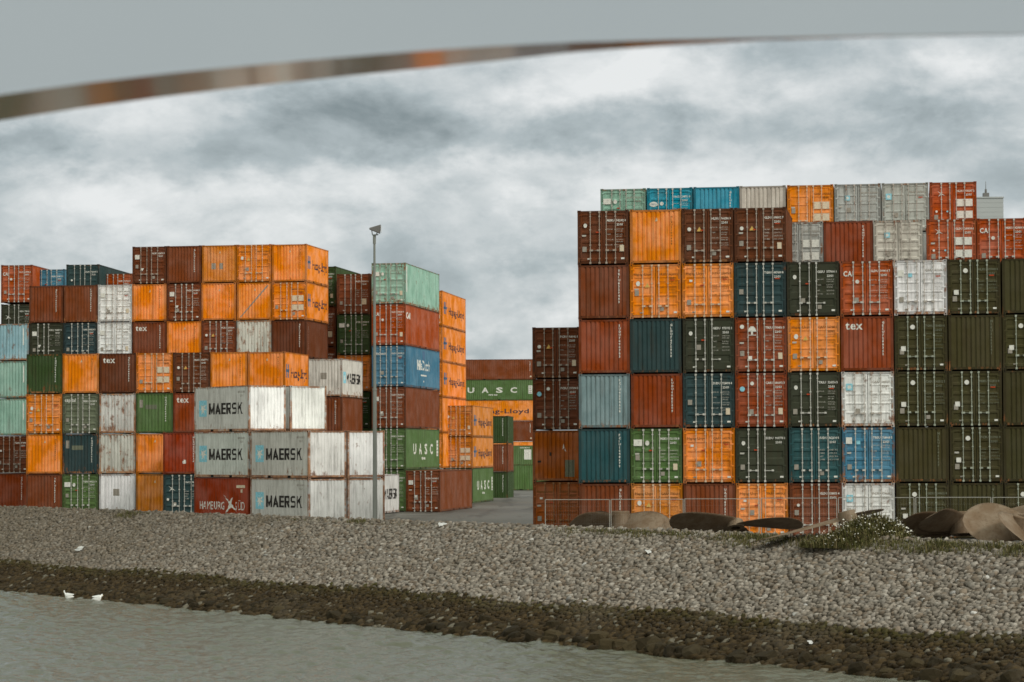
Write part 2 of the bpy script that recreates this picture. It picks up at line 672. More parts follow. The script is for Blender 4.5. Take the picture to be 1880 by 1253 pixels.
def left_art(H, feat, ink, colour):
    """Stickers, plates and marks of the left door leaf."""
    f = Flat()
    L0 = -1.05
    pz = H * random.choice((0.24, 0.24, 0.30, 0.42))
    px_ = random.choice((-0.98, -0.98, -0.56))
    f.rect(px_, px_ + 0.20, pz, pz + 0.24, 'plate')
    if random.random() < 0.3: f.rect(-1.0, -0.80, H * 0.52, H * 0.52 + 0.08, 'dim')
    f.rect(-0.74, -0.60, 0.25, 0.31, 'white' if ink == 'white' else 'plate')
    if feat == 'tri':
        f.poly([(-0.50, H * 0.58), (-0.26, H * 0.58), (-0.38, H * 0.58 + 0.22)], 'yellow')
        f.disc(-0.86, H * 0.62, 0.09, 'white')
    elif feat == 'dot':
        f.disc(-0.84, H * 0.72, 0.085, 'white', sy=1.2)
    elif feat == 'bluedot':
        f.disc(-0.88, H * 0.70, 0.12, 'sky')
        f.disc(-0.42, H * 0.80, 0.09, 'white')
    elif feat == 'placard':
        f.rect(-1.06, -0.66, H * 0.68, H * 0.68 + 0.30, 'white')
        f.add(text('HAZARD', 0.1, 0.003, res=1), -1.02, H * 0.68 + 0.10, 'plate', fit=0.3) if False else None
        f.disc(-0.42, H * 0.73, 0.10, 'white', sy=1.2)
    elif feat == 'cai':
        f.add(text('CAI', 0.34, 0.010, spacing=1.15), -1.06, H * 0.72, 'white', fit=0.46)
        f.disc(-0.42, H * 0.62, 0.09, 'white')
    elif feat == 'tree':
        f.poly([(-0.62, H * 0.74), (-0.20, H * 0.74), (-0.26, H * 0.80), (-0.34, H * 0.835), (-0.48, H * 0.835), (-0.56, H * 0.80)], 'white')
        f.rect(-0.46, -0.37, H * 0.685, H * 0.74, 'white')
        f.rect(-0.60, -0.22, H * 0.672, H * 0.683, 'white')
        f.disc(-0.88, H * 0.83, 0.10, 'white')
        f.rect(-0.62, -0.42, H * 0.22, H * 0.22 + 0.2, 'white')
    elif feat == 'oval':
        f.disc(-0.86, H * 0.66, 0.22, 'white', n=20, sy=0.62)
        f.add(text('COSCO', 0.14, 0.004, res=1), -1.02, H * 0.64, 'steelblue', fit=0.32)
        f.disc(-0.42, H * 0.67, 0.10, 'white')
    elif feat == 'hs':
        swoosh(f, -0.62, H * 0.76, 0.36)
        f.disc(-0.86, H * 0.40, 0.06, 'white')
        f.disc(-0.30, H * 0.40, 0.05, 'sky')
    elif feat == 'star':
        f.rect(-0.66, -0.40, H * 0.66, H * 0.66 + 0.26, 'sky')
        f.star(-0.53, H * 0.66 + 0.13, 0.11, 'white')
    elif feat == 'starpl':
        f.rect(-1.04, -0.76, H * 0.70, H * 0.70 + 0.30, 'white')
        f.rect(-0.56, -0.38, H * 0.69, H * 0.69 + 0.17, 'sky')
    elif feat == 'bigstar':
        f.rect(-1.0, -0.70, H * 0.66, H * 0.66 + 0.32, 'sky')
        f.star(-0.85, H * 0.66 + 0.16, 0.14, 'white')
    elif feat == 'hl':
        f.add(text('Hapag-Lloyd', 0.17, 0.004, res=1), -1.02, H * 0.79, 'brownink', fit=0.86)
        f.rect(-0.86, -0.72, H * 0.66, H * 0.66 + 0.10, 'white')
    elif feat == 'hltri':
        f.add(text('Hapag-Lloyd', 0.17, 0.004, res=1), -1.02, H * 0.79, 'brownink', fit=0.86)
        f.disc(-0.82, H * 0.64, 0.10, 'white', sy=1.2)
        f.poly([(-0.50, H * 0.57), (-0.26, H * 0.57), (-0.38, H * 0.57 + 0.22)], 'yellow')
    elif feat == 'capital':
        f.add(text('capital', 0.30, 0.007, spacing=1.1), -1.06, H * 0.80, 'white', fit=0.74)
    elif feat == 'sq':
        f.disc(-0.38, H * 0.79, 0.11, 'white')
        f.rect(-0.92, -0.70, H * 0.36, H * 0.36 + 0.22, 'white')
    elif feat == 'nile':
        f.add(text('NileDutch', 0.22, 0.006, spacing=1.1), -1.06, H * 0.78, 'white', fit=0.86)
    elif feat == 'fan':
        swoosh(f, -0.66, H * 0.66, 0.42)
        f.disc(-0.90, H * 0.40, 0.08, 'white')
        f.poly([(-0.44, H * 0.24), (-0.54, H * 0.24 + 0.16), (-0.34, H * 0.24 + 0.16)], 'white')
    elif feat == 'plate':
        f.rect(-1.02, -0.70, H * 0.66, H * 0.66 + 0.30, 'white')
        f.rect(-0.98, -0.74, H * 0.66 + 0.06, H * 0.66 + 0.24, 'plate')
        f.poly([(-0.50, H * 0.34), (-0.62, H * 0.34 + 0.2), (-0.38, H * 0.34 + 0.2)], 'white')
    elif feat == 'dark':
        f.disc(-0.80, H * 0.60, 0.07, 'white')
    if feat in ('dot', 'tri', 'placard', 'hl'):
        f.rect(-0.34, -0.14, H * 0.585, H * 0.585 + 0.06, 'redlight')
    return f


def swoosh(f, u, v, s, ink='white'):
    """A four-pointed sail-like star."""
    a = [(-1.0, 0.75), (-0.15, 0.22), (0.35, 0.55), (0.22, 0.05), (1.05, -0.55), (0.15, -0.22), (-0.75, -0.75), (-0.12, 0.02)]
    pts = [(u + s * 0.55 * x, v + s * 0.55 * y) for x, y in a]
    for i in range(len(pts)):
        f.poly([(u + s * 0.02, v), pts[i], pts[(i + 1) % len(pts)]], ink)
    return f


def end_art(H, feat, ink):
    f = Flat()
    if feat in ('vid', 'tex', 'shade', 'patch', 'di', 'redvid'):
        s = random.choice(PRE) + '%06d%d' % (random.randrange(100000, 999999), random.randrange(10))
        f.add(text('\n'.join(s), 0.15, 0.006, line=0.98, res=1), W / 2 - 0.53, H * 0.86, ink)
    if feat == 'tex':
        f.add(text('tex', 0.54, 0.012, spacing=1.12), -W / 2 + 0.22, H * 0.76, 'white', fit=0.80)
    elif feat == 'oocl':
        f.add(text('OOCL', 0.34, 0.012, spacing=1.1), -0.32, H * 0.45, 'red', fit=0.78)
        f.disc(-0.84, H * 0.42, 0.07, 'white', sy=1.6)
    elif feat in ('mark', 'markdirt'):
        s = 'HLXU' + '%07d' % random.randrange(1000000, 9999999)
        f.add(text('\n'.join(s), 0.13, 0.004, line=0.98, res=1), W / 2 - 0.50, H * 0.84, 'brownink')
        f.poly([(-0.03, H * 0.78), (0.10, H * 0.78), (0.08, H * 0.83), (0.04, H * 0.85)], 'cream')
    elif feat == 'two':
        f.rect(-0.55, -0.25, H * 0.36, H * 0.36 + 0.42, 'plate')
        f.rect(0.0, 0.26, H * 0.36, H * 0.36 + 0.42, 'plate')
        f.poly([(-0.03, H * 0.78), (0.10, H * 0.78), (0.08, H * 0.83), (0.04, H * 0.85)], 'cream')
    elif feat == 'greysq':
        f.rect(-0.28, 0.14, H * 0.46, H * 0.46 + 0.44, 'plate')
    elif feat == 'diag':
        f.poly([(-1.02, 0.22), (-0.94, 0.20), (1.0, H - 0.25), (0.92, H - 0.18)], 'plate')
        f.poly([(-0.03, H * 0.78), (0.10, H * 0.78), (0.08, H * 0.83), (0.04, H * 0.85)], 'cream')
    if feat == 'patch':
        f.rect(-1.0, -0.78, H * 0.64, H * 0.64 + 0.5, 'plate')
        f.rect(-0.62, 0.16, H * 0.60, H * 0.60 + 0.28, 'faint')
    if feat == 'rag':
        f.poly([(0.30, H * 0.62), (0.36, H * 0.74), (0.42, H * 0.60), (0.50, H * 0.57), (0.40, H * 0.66)], 'white')
        f.rect(0.42, 0.90, 0.24, H * 0.42, 'faint')
        f.rect(-0.36, -0.26, H * 0.50, H * 0.57, 'black')
        f.rect(-0.96, -0.78, H * 0.37, H * 0.41, 'black')
    if feat == 'di':
        f.add(text('di', 0.30, 0.02), 0.02, H * 0.26, 'white')
    if feat == 'dotv':
        f.rect(W / 2 - 0.42, W / 2 - 0.36, H * 0.42, H * 0.88, 'white')
    return f


def side_art(L, H, feat, sx):
    f = Flat()
    if feat == 'maersk':
        f.rect(0.55, 1.42, H * 0.34, H * 0.70, 'sky')
        f.star(0.985, H * 0.52, 0.40, 'white', r2=0.36)
        f.blocks('MAERSK', 1.66, H * 0.385, 0.64, 3.70, 'black')
        f.add(text('MSKU 261407 3', 0.15, 0.004, res=1), L - 1.25, H * 0.84, 'plate', fit=0.8)
        f.add(text('22G1', 0.15, 0.004, res=1), L - 1.0, H * 0.76, 'plate')
    elif feat == 'maersks':
        f.rect(0.45, 1.15, H * 0.36, H * 0.66, 'sky')
        f.star(0.80, H * 0.51, 0.30, 'white', r2=0.36)
        f.blocks('MAERSK', 1.35, H * 0.36, 0.70, 4.1, 'black')
    elif feat == 'hamburg':
        f.add(text('HAMBURG', 0.66, 0.0, spacing=1.12), 0.62, H * 0.30, 'white', fit=2.75)
        swoosh(f, 4.0, H * 0.42, 1.30)
        f.add(text('SÜD', 0.66, 0.0, spacing=1.1), 4.55, H * 0.30, 'white', fit=1.05)
        f.rect(L - 1.35, L - 0.45, H * 0.78, H * 0.84, 'cream')
        f.rect(L - 0.95, L - 0.72, H * 0.68, H * 0.75, 'cream')
    elif feat == 'hapag':
        s = L / 6.058
        x = 0.45 * s
        # stylised blue mark beside the name
        for dx in (0.0, 0.36 * s):
            f.rect(x + dx, x + dx + 0.22 * s, H * 0.36, H * 0.70, 'steelblue')
        f.poly([(x - 0.14 * s, H * 0.50), (x + 0.72 * s, H * 0.50), (x + 0.80 * s, H * 0.57), (x - 0.06 * s, H * 0.57)], 'steelblue')
        f.add(text('Hapag-Lloyd', 0.86, 0.014, spacing=1.05), 1.62 * s, H * 0.38, 'navy', fit=4.0 * s)
    elif feat == 'uasc':
        for i, ch in enumerate('UASC'):
            f.add(text(ch, 1.02, 0.03), L * 0.22 + i * L * 0.165, H * 0.38, 'white', fit=0.95)
        f.add(text('UNITED ARAB', 0.24, 0.012, res=1), L * 0.46, H * 0.24, 'white', fit=1.3)
        f.rect(L - 0.95, L - 0.40, H * 0.32, H * 0.72, 'white')
        for i in range(4):
            f.rect(L - 0.88, L - 0.47, H * (0.36 + i * 0.09), H * (0.39 + i * 0.09), 'plate')
    elif feat == 'cais':
        f.add(text('CAI', 0.62, 0.016, spacing=1.1), 0.35, H * 0.66, 'white', fit=1.3)
    elif feat == 'niles':
        f.add(text('NileDutch', 1.0, 0.02, spacing=1.05), L * 0.33, H * 0.46, 'white', fit=4.4)
        f.add(text('leasing', 0.34, 0.012, res=1), L * 0.45, H * 0.30, 'white', fit=1.7) if False else None
        f.rect(L * 0.43, L * 0.60, H * 0.31, H * 0.345, 'white')
        f.rect(L * 0.48, L * 0.56, H * 0.72, H * 0.94, 'petrolpatch' if False else 'steelblue')
        f.rect(L * 0.505, L * 0.52, H * 0.16, H * 0.20, 'white')
    elif feat in ('vids', 'white2'):
        s = 'TRIU' + '%07d' % random.randrange(1000000, 9999999)
        f.add(text('\n'.join(s), 0.17, 0.008, line=0.98, res=1), 0.55 if sx > 0 else L - 0.75, H * 0.86, 'white')
        if feat == 'white2':
            f.rect(0.30, 0.62, H * 0.30, H * 0.92, 'white')
    elif feat == 'farid':
        f.add(text('\n'.join('TGHU5204'), 0.17, 0.008, line=1.0, res=1), L - 0.75, H * 0.84, 'white')
        f.disc(L - 0.6, H * 0.16, 0.12, 'cream')
    elif feat == 'uascend':
        f.rect(L * 0.45, L * 0.60, H * 0.30, H * 0.80, 'white')
        f.add(text('UACU 802114', 0.2, 0.01, res=1), L * 0.36, H * 0.86, 'white')
    return f


# ------------------------------------------------------------------ the containers
ALL = []   # records for the labels


def container(face, key, feat=None, loc=(0, 0, 0), phi=-10.0, L=6.058, H=H8, side=None, sidecol=None,
              rust=0.12, frame_rust=None, style=None, label=None, hidden=False, visface=None, phrase=None):
    base = alb(key)
    j = 1 + random.uniform(-0.06, 0.06)
    base = [min(0.85, c * j * (1 + random.uniform(-0.03, 0.03))) for c in base]
    col = (*base, 1 - rust)
    fr = min(0.9, rust + 0.22) if frame_rust is None else frame_rust
    fcol = (*[c * 0.55 + q * 0.12 for c, q in zip(base, (0.05, 0.03, 0.018))], 1 - fr)  # frame darker than the walls, shade of the gaps put into its colour
    o = empty('shipping_container', loc, R(phi))
    put('frame', m_frame(L, H), o, fcol)
    if hidden:
        put('side_wall', m_side(L, H, -1), o, col)
        put('side_wall', m_side(L, H, 1), o, col)
        put('end_wall', m_end(L, H, False), o, col)
        put('roof', m_roof(L, H), o, col)
        tag(o, 'container standing behind the front row of the tall right-hand block', 'container', 'containers behind the right-hand front row')
        return o
    put('roof', m_roof(L, H), o, col)
    put('end_wall', m_end(L, H, True), o, col)
    light = key in ('white', 'dirty', 'grey', 'mgrey', 'mint', 'pblue', 'beige')
    orange = key in ('orange', 'amber', 'oldor')
    if key == 'olive': ink = 'faint'
    elif light: ink = 'plate'
    elif orange: ink = 'brownink'
    else: ink = 'white'
    for sx in (-1, 1):
        w = put('side_wall', m_side(L, H, sx), o, col)
        if side and ((sx > 0) == (phi <= 0)):
            f = side_art(L, H, side, sx)
            if f.v:
                pts = side_pts(L)
                if sx > 0:
                    br = [p[0] for p in pts]
                    me = f.build('lettering', lambda u, v, k: (W / 2 - 0.010 - corr_depth(pts, u) + 0.0015 * k, u, v), br)
                else:
                    br = [L - p[0] for p in pts]
                    me = f.build('lettering', lambda u, v, k: (-(W / 2 - 0.010 - corr_depth(pts, L - u) + 0.0015 * k), L - u, v), br)
                put('lettering', me, w)
    if face == 'D':
        if style is None:
            style = {'orange': random.choice((0, 1, 1)), 'amber': 1, 'oldor': 1, 'char': 2, 'olive': 0, 'white': 1, 'dirty': 1, 'grey': 1}.get(key, 0)
        put('door_gasket', m_gasket(H), o)
        rodc = (0.50, 0.49, 0.45, 0.86) if not light else (0.42, 0.38, 0.34, 0.55)
        if key == 'dbrown': rodc = (0.36, 0.30, 0.25, 0.75)
        if key == 'olive': rodc = (0.34, 0.37, 0.30, 0.95)
        if orange: rodc = (0.60, 0.44, 0.30, 0.85)
        if key == 'oldor': rodc = (0.30, 0.14, 0.05, 0.7)
        hz = round(H * random.choice((0.245, 0.26, 0.225)), 3)
        for s in (-1, 1):
            d = put('door', m_door(H, s, style), o, col)
            for q, x in enumerate(RODX):
                if key == 'char' and s > 0 and q == 1:
                    continue
                put('lock_rod', m_rod(H, s * x), d, rodc)
                put('handle', m_handle(s * x, s if q == 0 else -s, hz if q == 0 else hz + 0.0), d, rodc)
            if s > 0:
                fid = id_lettering(H, ink, random.choice(PRE))
                if feat in ('hs', 'panels'):
                    for zz in (0.26, 0.50):
                        for uu in (0.20, 0.64):
                            fid.rect(uu, uu + 0.36, H * zz, H * zz + 0.38, 'white' if not orange else 'cream')
                if feat == 'tag':
                    fid.rect(0.62, 0.95, H * 0.24, H * 0.24 + 0.42, 'cream')
                put('lettering', fid.build('lettering', door_place), d)
                if feat not in ('hs', 'panels'):
                    if random.random() < 0.86:
                        put('weight_lettering', weight_lines(H, ink, random.choice((0, 0, 1, 2))), d)
            else:
                put('door_stickers', left_art(H, feat, ink, key).build('door_stickers', door_place), d)  # stickers, plates and marks of the left leaf, some with letters
    else:
        e = put('end_wall', m_end(L, H, False), o, col)
        f = end_art(H, feat, ink if not orange else 'brownink')
        if f.v:
            pts = end_pts()
            me = f.build('lettering', lambda u, v, k: (u, 0.010 + corr_depth(pts, u) - 0.0015 * k, v), [p[0] for p in pts])
            put('lettering', me, e)
    o['category'] = 'container'
    o['group'] = 'stacked shipping containers'
    mw = Matrix.Translation(Vector(loc)) @ Matrix.Rotation(R(phi), 4, 'Z')
    cx, cy = proj(mw @ Vector((0, 0, H / 2)))
    wpx = FPX * W / loc[1]
    rec = dict(o=o, face=face, key=key, feat=feat, side=side, x=cx, y=cy, w=wpx, h=FPX * H / loc[1], label=label, phrase=phrase, vis=visface)
    ALL.append(rec)
    return o


# ground height of the yard; the stone bank runs along DIR, BACK points inland
DIR = Vector((0.584, -0.812, 0)).normalized()
BACK = Vector((0.812, 0.584, 0)).normalized()
P0, ZC, SLOPE, ZW = 69.6, 0.55, 0.3704, -3.28


def sm(x):
    x = min(1.0, max(0.0, x))
    return x * x * (3 - 2 * x)


def g(X, Y):
    return max(-0.30, 0.05 + 0.26 * sm((-X - 4) / 14) - 0.0022 * max(0.0, Y - 130))


def bank(s, t, z=0.0):
    p = DIR * s + BACK * (P0 + t)
    return Vector((p.x, p.y, z))


def corner(px, Y, py=760):
    p = at(px, py, Y)
    return p.x, p.y


def row_cell(x0, y0, phi, d, L=6.058):
    """Base point (middle of the front edge) d metres along the row from the left corner (x0, y0)."""
    c, s = math.cos(R(phi)), math.sin(R(phi))
    return x0 + c * (d + W / 2), y0 + s * (d + W / 2)


def stack(x, y, tiers, phi=-10, z=None, L=6.058, heights=None, start=0, jit=0.02, **kw):
    """tiers: from the bottom up; None leaves the place empty."""
    zz = g(x, y) if z is None else z
    for i, t in enumerate(tiers):
        h = heights[i] if heights else kw.get('H', H8)
        if t is not None:
            face, key = t[0], t[1]
            opt = dict(t[3]) if len(t) > 3 else {}
            feat = t[2] if len(t) > 2 else None
            a = dict(kw)
            a.update(opt)
            a['H'] = h
            dx = opt.pop('dx', 0) if 'dx' in opt else 0
            a.pop('dx', None)
            container(face, key, feat, (x + dx + random.uniform(-jit, jit), y + random.uniform(-jit, jit), zz), phi + random.uniform(-0.1, 0.1), L=a.pop('L', L), **a)
        zz += h


D, E = 'D', 'E'
# --- right block, front row, columns left to right, tiers bottom to top
RF = [
    [(E, 'brown', 'vid'), (E, 'petrol', 'vid'), (E, 'bgrey', 'vid', dict(rust=.2)), (E, 'rust', 'vid'), (E, 'brown', 'vid'), (D, 'dbrown', 'dot')],
    [(D, 'amber', 'hltri', dict(rust=.25)), (D, 'green', 'placard'), (E, 'rust', 'vid'), (E, 'dteal', 'vid'), (D, 'orange', 'hltri'), (E, 'orange', 'mark')],
    [(E, 'brown', 'vid'), (D, 'orange', 'hl', dict(style=0)), (D, 'dteal', None), (D, 'char', 'dot'), (D, 'orange', 'hl', dict(style=0)), (D, 'dbrown', 'tri', dict(rust=.3))],
    [(D, 'orange', 'hl', dict(style=0)), (D, 'char', 'dot'), (D, 'rust', 'bluedot'), (D, 'rust', 'tree'), (D, 'dteal', None), (D, 'dbrown', 'tri')],
    [(D, 'brown', 'dark'), (D, 'petrol', None), (D, 'char', 'dot'), (D, 'orange', 'hltri'), (D, 'char', 'dot')],
    [(D, 'white', 'bigstar', dict(rust=.3)), (D, 'blue', 'starpl', dict(rust=.45)), (D, 'white', 'bigstar', dict(rust=.4)), (E, 'rust', 'tex'), (D, 'red', 'cai')],
    [(D, 'olive', 'sq'), (E, 'olive', 'vid'), (D, 'olive', 'sq'), (D, 'olive', 'sq'), (D, 'white', 'starpl', dict(rust=.35))],
    [(E, 'olive', 'vid'), (D, 'olive', 'sq'), (D, 'olive', 'sq'), (E, 'olive', 'vid'), (D, 'olive', 'sq')],
    [(D, 'olive', 'sq'), (E, 'olive', 'vid'), (E, 'olive', 'vid'), (D, 'olive', 'sq'), (E, 'olive', 'vid')],
    [(E, 'olive', 'vid'), (D, 'brown', 'dot'), (E, 'olive', 'vid'), (D, 'dteal', None), (D, 'olive', 'sq')],
]
PR = -9.0
x0, y0 = corner(1062.5, 121.4)
for k, tiers in enumerate(RF):
    x, y = row_cell(x0, y0, PR, k * 2.472)
    stack(x, y, tiers, PR, z=g(x, y))
# --- column set back on the left edge of the right block
x0, y0 = corner(977.5, 128.9)
x, y = row_cell(x0, y0, PR, 0)
stack(x, y, [(D, 'oldor', 'hl', dict(rust=.3)), (E, 'oldor', 'rag', dict(rust=.3)), (D, 'dbrown', 'bluedot'), (D, 'dbrown', 'tri')], PR, z=g(x, y))
# --- second row, sixth tier shows above the front row
x0, y0 = corner(1424, 128.0)
R2 = [(D, 'grey', 'panels', dict(rust=.35)), (E, 'rust', 'vid'), (D, 'beige', 'star', dict(rust=.3)), (D, 'red', 'hs', dict(rust=.25)), (D, 'red', 'cai')]
for k, t in enumerate(R2):
    x, y = row_cell(x0, y0, PR, k * 2.468 + (0.12 if k > 2 else 0))
    stack(x, y, [t], PR, z=g(x, y) + 5 * H8)
for k in range(-4, 5):
    x, y = row_cell(x0, y0, PR, k * 2.468 + (0.12 if k > 2 else 0))
    for i in range(5):
        container('E', random.choice(('brown', 'dteal', 'olive')), None, (x, y, g(x, y) + i * H8), PR, hidden=True)
# --- third row, seventh tier
x0, y0 = corner(1105, 136.5)
R3 = [(D, 'mint', 'placard', dict(rust=.3)), (D, 'cyan', 'oval'), (E, 'cyan', 'vid'), (E, 'beige', 'oocl'), (D, 'orange', 'panels', dict(rust=.3)), (D, 'grey', 'star', dict(rust=.25)), (D, 'grey', 'bigstar', dict(rust=.3)), (D, 'red', 'hs', dict(rust=.3))]
for k, t in enumerate(R3):
    x, y = row_cell(x0, y0, PR, k * 2.478)
    stack(x, y, [t], PR, z=g(x, y) + 6 * H8)
    if k == 6:
        stack(x, y, [(E, 'grey', None)], PR, z=g(x, y) + 5 * H8)

# --- left block, front row (tiers bottom to top)
PL = -10.0
x0, y0 = corner(455, 163.3)
LF = [
    (6, [(E, 'brown', 'vid', dict(rust=.25)), (E, 'orange', 'mark'), (D, 'orange', 'hltri', dict(style=1)), (E, 'dgreen', 'vid', dict(rust=.35))]),
    (5, [(D, 'green', 'placard'), (E, 'dteal', 'patch', dict(rust=.3)), (D, 'ggreen', 'capital'), (E, 'orange', 'mark')]),
    (4, [(E, 'white', 'greysq', dict(rust=.3)), (E, 'dirty', None, dict(rust=.55)), (E, 'dirty', None, dict(rust=.6)), (E, 'dbrown', 'tex')]),
    (3, [(E, 'amber', 'mark'), (E, 'orange', 'mark'), (E, 'green', 'patch'), (D, 'orange', 'panels', dict(rust=.25, style=1))]),
    (2, [None, None, (E, 'rust', 'tex'), (D, 'dbrown', 'tri')]),
    (1, [None, None, None, (E, 'orange', 'mark')]),
    (0, [None, None, None, (E, 'orange', 'markdirt', dict(side='hapag'))]),
]
for k, tiers in LF:
    x, y = row_cell(x0, y0, PL, -k * 2.475)
    stack(x, y, tiers, PL)
# stack of two standing a little proud of that row
x0, y0 = corner(299, 158.5)
x, y = row_cell(x0, y0, PL, 0)
stack(x, y, [(D, 'dteal', 'fan'), (E, 'hred', 'di', dict(rust=.05))], PL)
# --- left block, second row
x0, y0 = corner(499, 174.0)
LB = [
    (8, [(E, 'rust', 'vid'), (D, 'dbrown', 'dark'), (E, 'mint', 'dotv', dict(rust=.3)), (E, 'mint', 'dotv', dict(rust=.35)), (E, 'pblue', 'dotv', dict(rust=.5))]),
    (7, [None, None, None, None, (D, 'char', 'plate', dict(style=0)), (E, 'brown', 'vid')]),
    (6, [None, None, None, None, (D, 'dteal', 'dark'), (E, 'brown', 'vid', dict(rust=.3))]),
    (5, [None, None, None, None, (D, 'white', 'plate', dict(rust=.02, frame_rust=.05)), (D, 'white', 'plate', dict(rust=.02, frame_rust=.05))]),
    (4, [None, None, None, None, (E, 'brown', 'tex'), (E, 'orange', 'mark'), (D, 'dbrown', 'plate')]),
    (3, [None, None, None, None, (E, 'orange', 'markdirt'), (D, 'brown', 'plate'), (E, 'brown', 'vid')]),
    (2, [None, None, None, None, (D, 'brown', 'tri', dict(rust=.3)), (E, 'orange', 'mark'), (E, 'amber', 'two', dict(rust=.2))]),
    (1, [None, None, None, None, (E, 'dirty', None, dict(rust=.6)), (E, 'orange', 'diag'), (D, 'orange', 'hltri', dict(rust=.2, style=1))]),
    (0, [None, None, None, None, (E, 'dbrown', 'vid', dict(side='vids')), (D, 'orange', 'panels', dict(side='hapag', style=1)), (E, 'orange', 'mark', dict(side='hapag', rust=.2))]),
    (-1, [None, None, (E, 'brown', 'vid', dict(side='vids')), (E, 'dirty', 'greysq', dict(side='maersks', rust=.4))]),
]
for k, tiers in LB:
    x, y = row_cell(x0, y0, PL, -k * 2.475)
    stack(x, y, tiers, PL)
# --- containers of rows further back, showing over the left block
L40 = 12.192
for px, Y, top, t in (
        (1, 195, 487, (D, 'red', 'cai')), (61, 197, 495, (D, 'blue', 'dot', dict(rust=.2))),
        (121, 186, 486, (D, 'dteal', 'dark')), (182, 188, 503, (D, 'red', 'dot', dict(rust=.3)))):
    x0, y0 = corner(px, Y)
    x, y = row_cell(x0, y0, -5, 0)
    zt = at(px, top, Y).z
    stack(x, y, [t], -5, z=zt - H9, H=H9, L=L40)
    if px == 1:
        stack(x, y, [(D, 'char', 'fan', dict(style=0))], -5, z=zt - 2 * H9 - 0.1, H=H9, L=L40)

# --- middle stacks of long high containers
PM = -9.5
x0, y0 = corner(556, 184.0)
x, y = row_cell(x0, y0, PM, 0)
stack(x, y, [None, None, None, (D, 'brown', 'tag'), (D, 'brown', 'tag'), (D, 'dgreen', 'placard')], PM, L=L40, heights=[H9] * 6)
x0, y0 = corner(618.5, 182.0)
x, y = row_cell(x0, y0, PM, 0)
stack(x, y, [(D, 'dbrown', None), (D, 'green', 'dot'), (D, 'dgreen', 'dot'), (D, 'orange', 'hl'), (D, 'dgreen', 'placard'), (D, 'brown', 'tag')], PM, L=L40, heights=[H9, H9, H8, H8, H9, H9])
x0, y0 = corner(682.5, 179.0)
x, y = row_cell(x0, y0, PM, 0)
stack(x, y, [(D, 'green', 'placard'), (D, 'green', 'dot', dict(side='uasc')), (D, 'brown', 'plate'), (D, 'blue', 'nile', dict(side='niles', rust=.2)),
             (D, 'red', 'cai', dict(side='cais')), (D, 'mint', 'placard', dict(side='white2', rust=.4))], PM, L=L40, heights=[H9] * 6)
x0, y0 = corner(744.5, 178.6)
x, y = row_cell(x0, y0, PM, 0)
stack(x, y, [(D, 'brown', 'plate')], PM, L=L40, heights=[H9])
# white container in front of that row
x0, y0 = corner(631, 169.0)
x, y = row_cell(x0, y0, PM, 0)
stack(x, y, [(E, 'dirty', None, dict(side='maersks', rust=.3))], PM)
# orange stack behind, and the lower stack beside it
x0, y0 = corner(758.5, 208.6)
x, y = row_cell(x0, y0, -8, 0)
stack(x, y, [None, (D, 'orange', 'hl'), (D, 'orange', 'hl'), (D, 'orange', 'hl', dict(side='hapag')), (D, 'orange', 'hl', dict(side='hapag')), (D, 'orange', 'hl', dict(side='hapag'))], -8, L=L40, heights=[H9] * 6, rust=.05)
x0, y0 = corner(814, 211.0)
x, y = row_cell(x0, y0, -7.5, 0)
stack(x, y, [(D, 'green', None, dict(side='uasc')), (D, 'amber', 'panels', dict(side='hapag')), (D, 'amber', 'hltri', dict(side='hapag'))], -7.5, L=L40, heights=[H9, H8, H8])
x0, y0 = corner(884, 236)
x, y = row_cell(x0, y0, -5, 0)
stack(x, y, [(E, 'dgreen', 'vid', dict(side='vids')), (E, 'brown', 'vid', dict(side='vids')), (E, 'dgreen', 'vid', dict(side='vids'))], -5, z=-0.35)
# far row, broadside on
FP = 88.0
Yf = 360.0
x0, y0 = corner(983, Yf)
zz = g(0, Yf) + H9
for key, sd in (('orange', None), ('brown', 'farid'), ('orange', 'hapag'), ('green', 'uasc'), ('brown', 'farid')):
    o = container('E', key, None, (x0, y0 + W / 2, zz), FP, L=L40, H=H9, side=sd, visface='side', rust=.08)
    zz += H9
x0, y0 = corner(1010, 330)
container('E', 'green', None, (x0, y0, g(0, 330)), FP, L=6.058, H=H8, visface='side', side=None)
container('E', 'green', None, (x0, y0, g(0, 330) + H8), FP, L=6.058, H=H8, side='uascend', visface='side')
x0, y0 = corner(1022, 292)
container('E', 'green', None, (x0, y0, g(0, 292)), FP, L=6.058, H=H9, visface='side', rust=.15)

# --- white group standing askew along the crest of the bank
PHI = 37.0
ca, sa = math.cos(R(PHI)), math.sin(R(PHI))
bx, by = corner(566.5, 138.0, 880)


def mplace(i, jx):   # i containers along the axis, jx metres along the end faces
    return (bx + ca * (jx + W / 2) - sa * i * 6.20, by + sa * (jx + W / 2) + ca * i * 6.20)


def mput(i, jx, tier, face, key, feat, **kw):
    x, y = mplace(i, jx)
    container(face, key, feat, (x, y, g(-11, 138) + tier * H8), PHI + random.uniform(-0.2, 0.2), **kw)


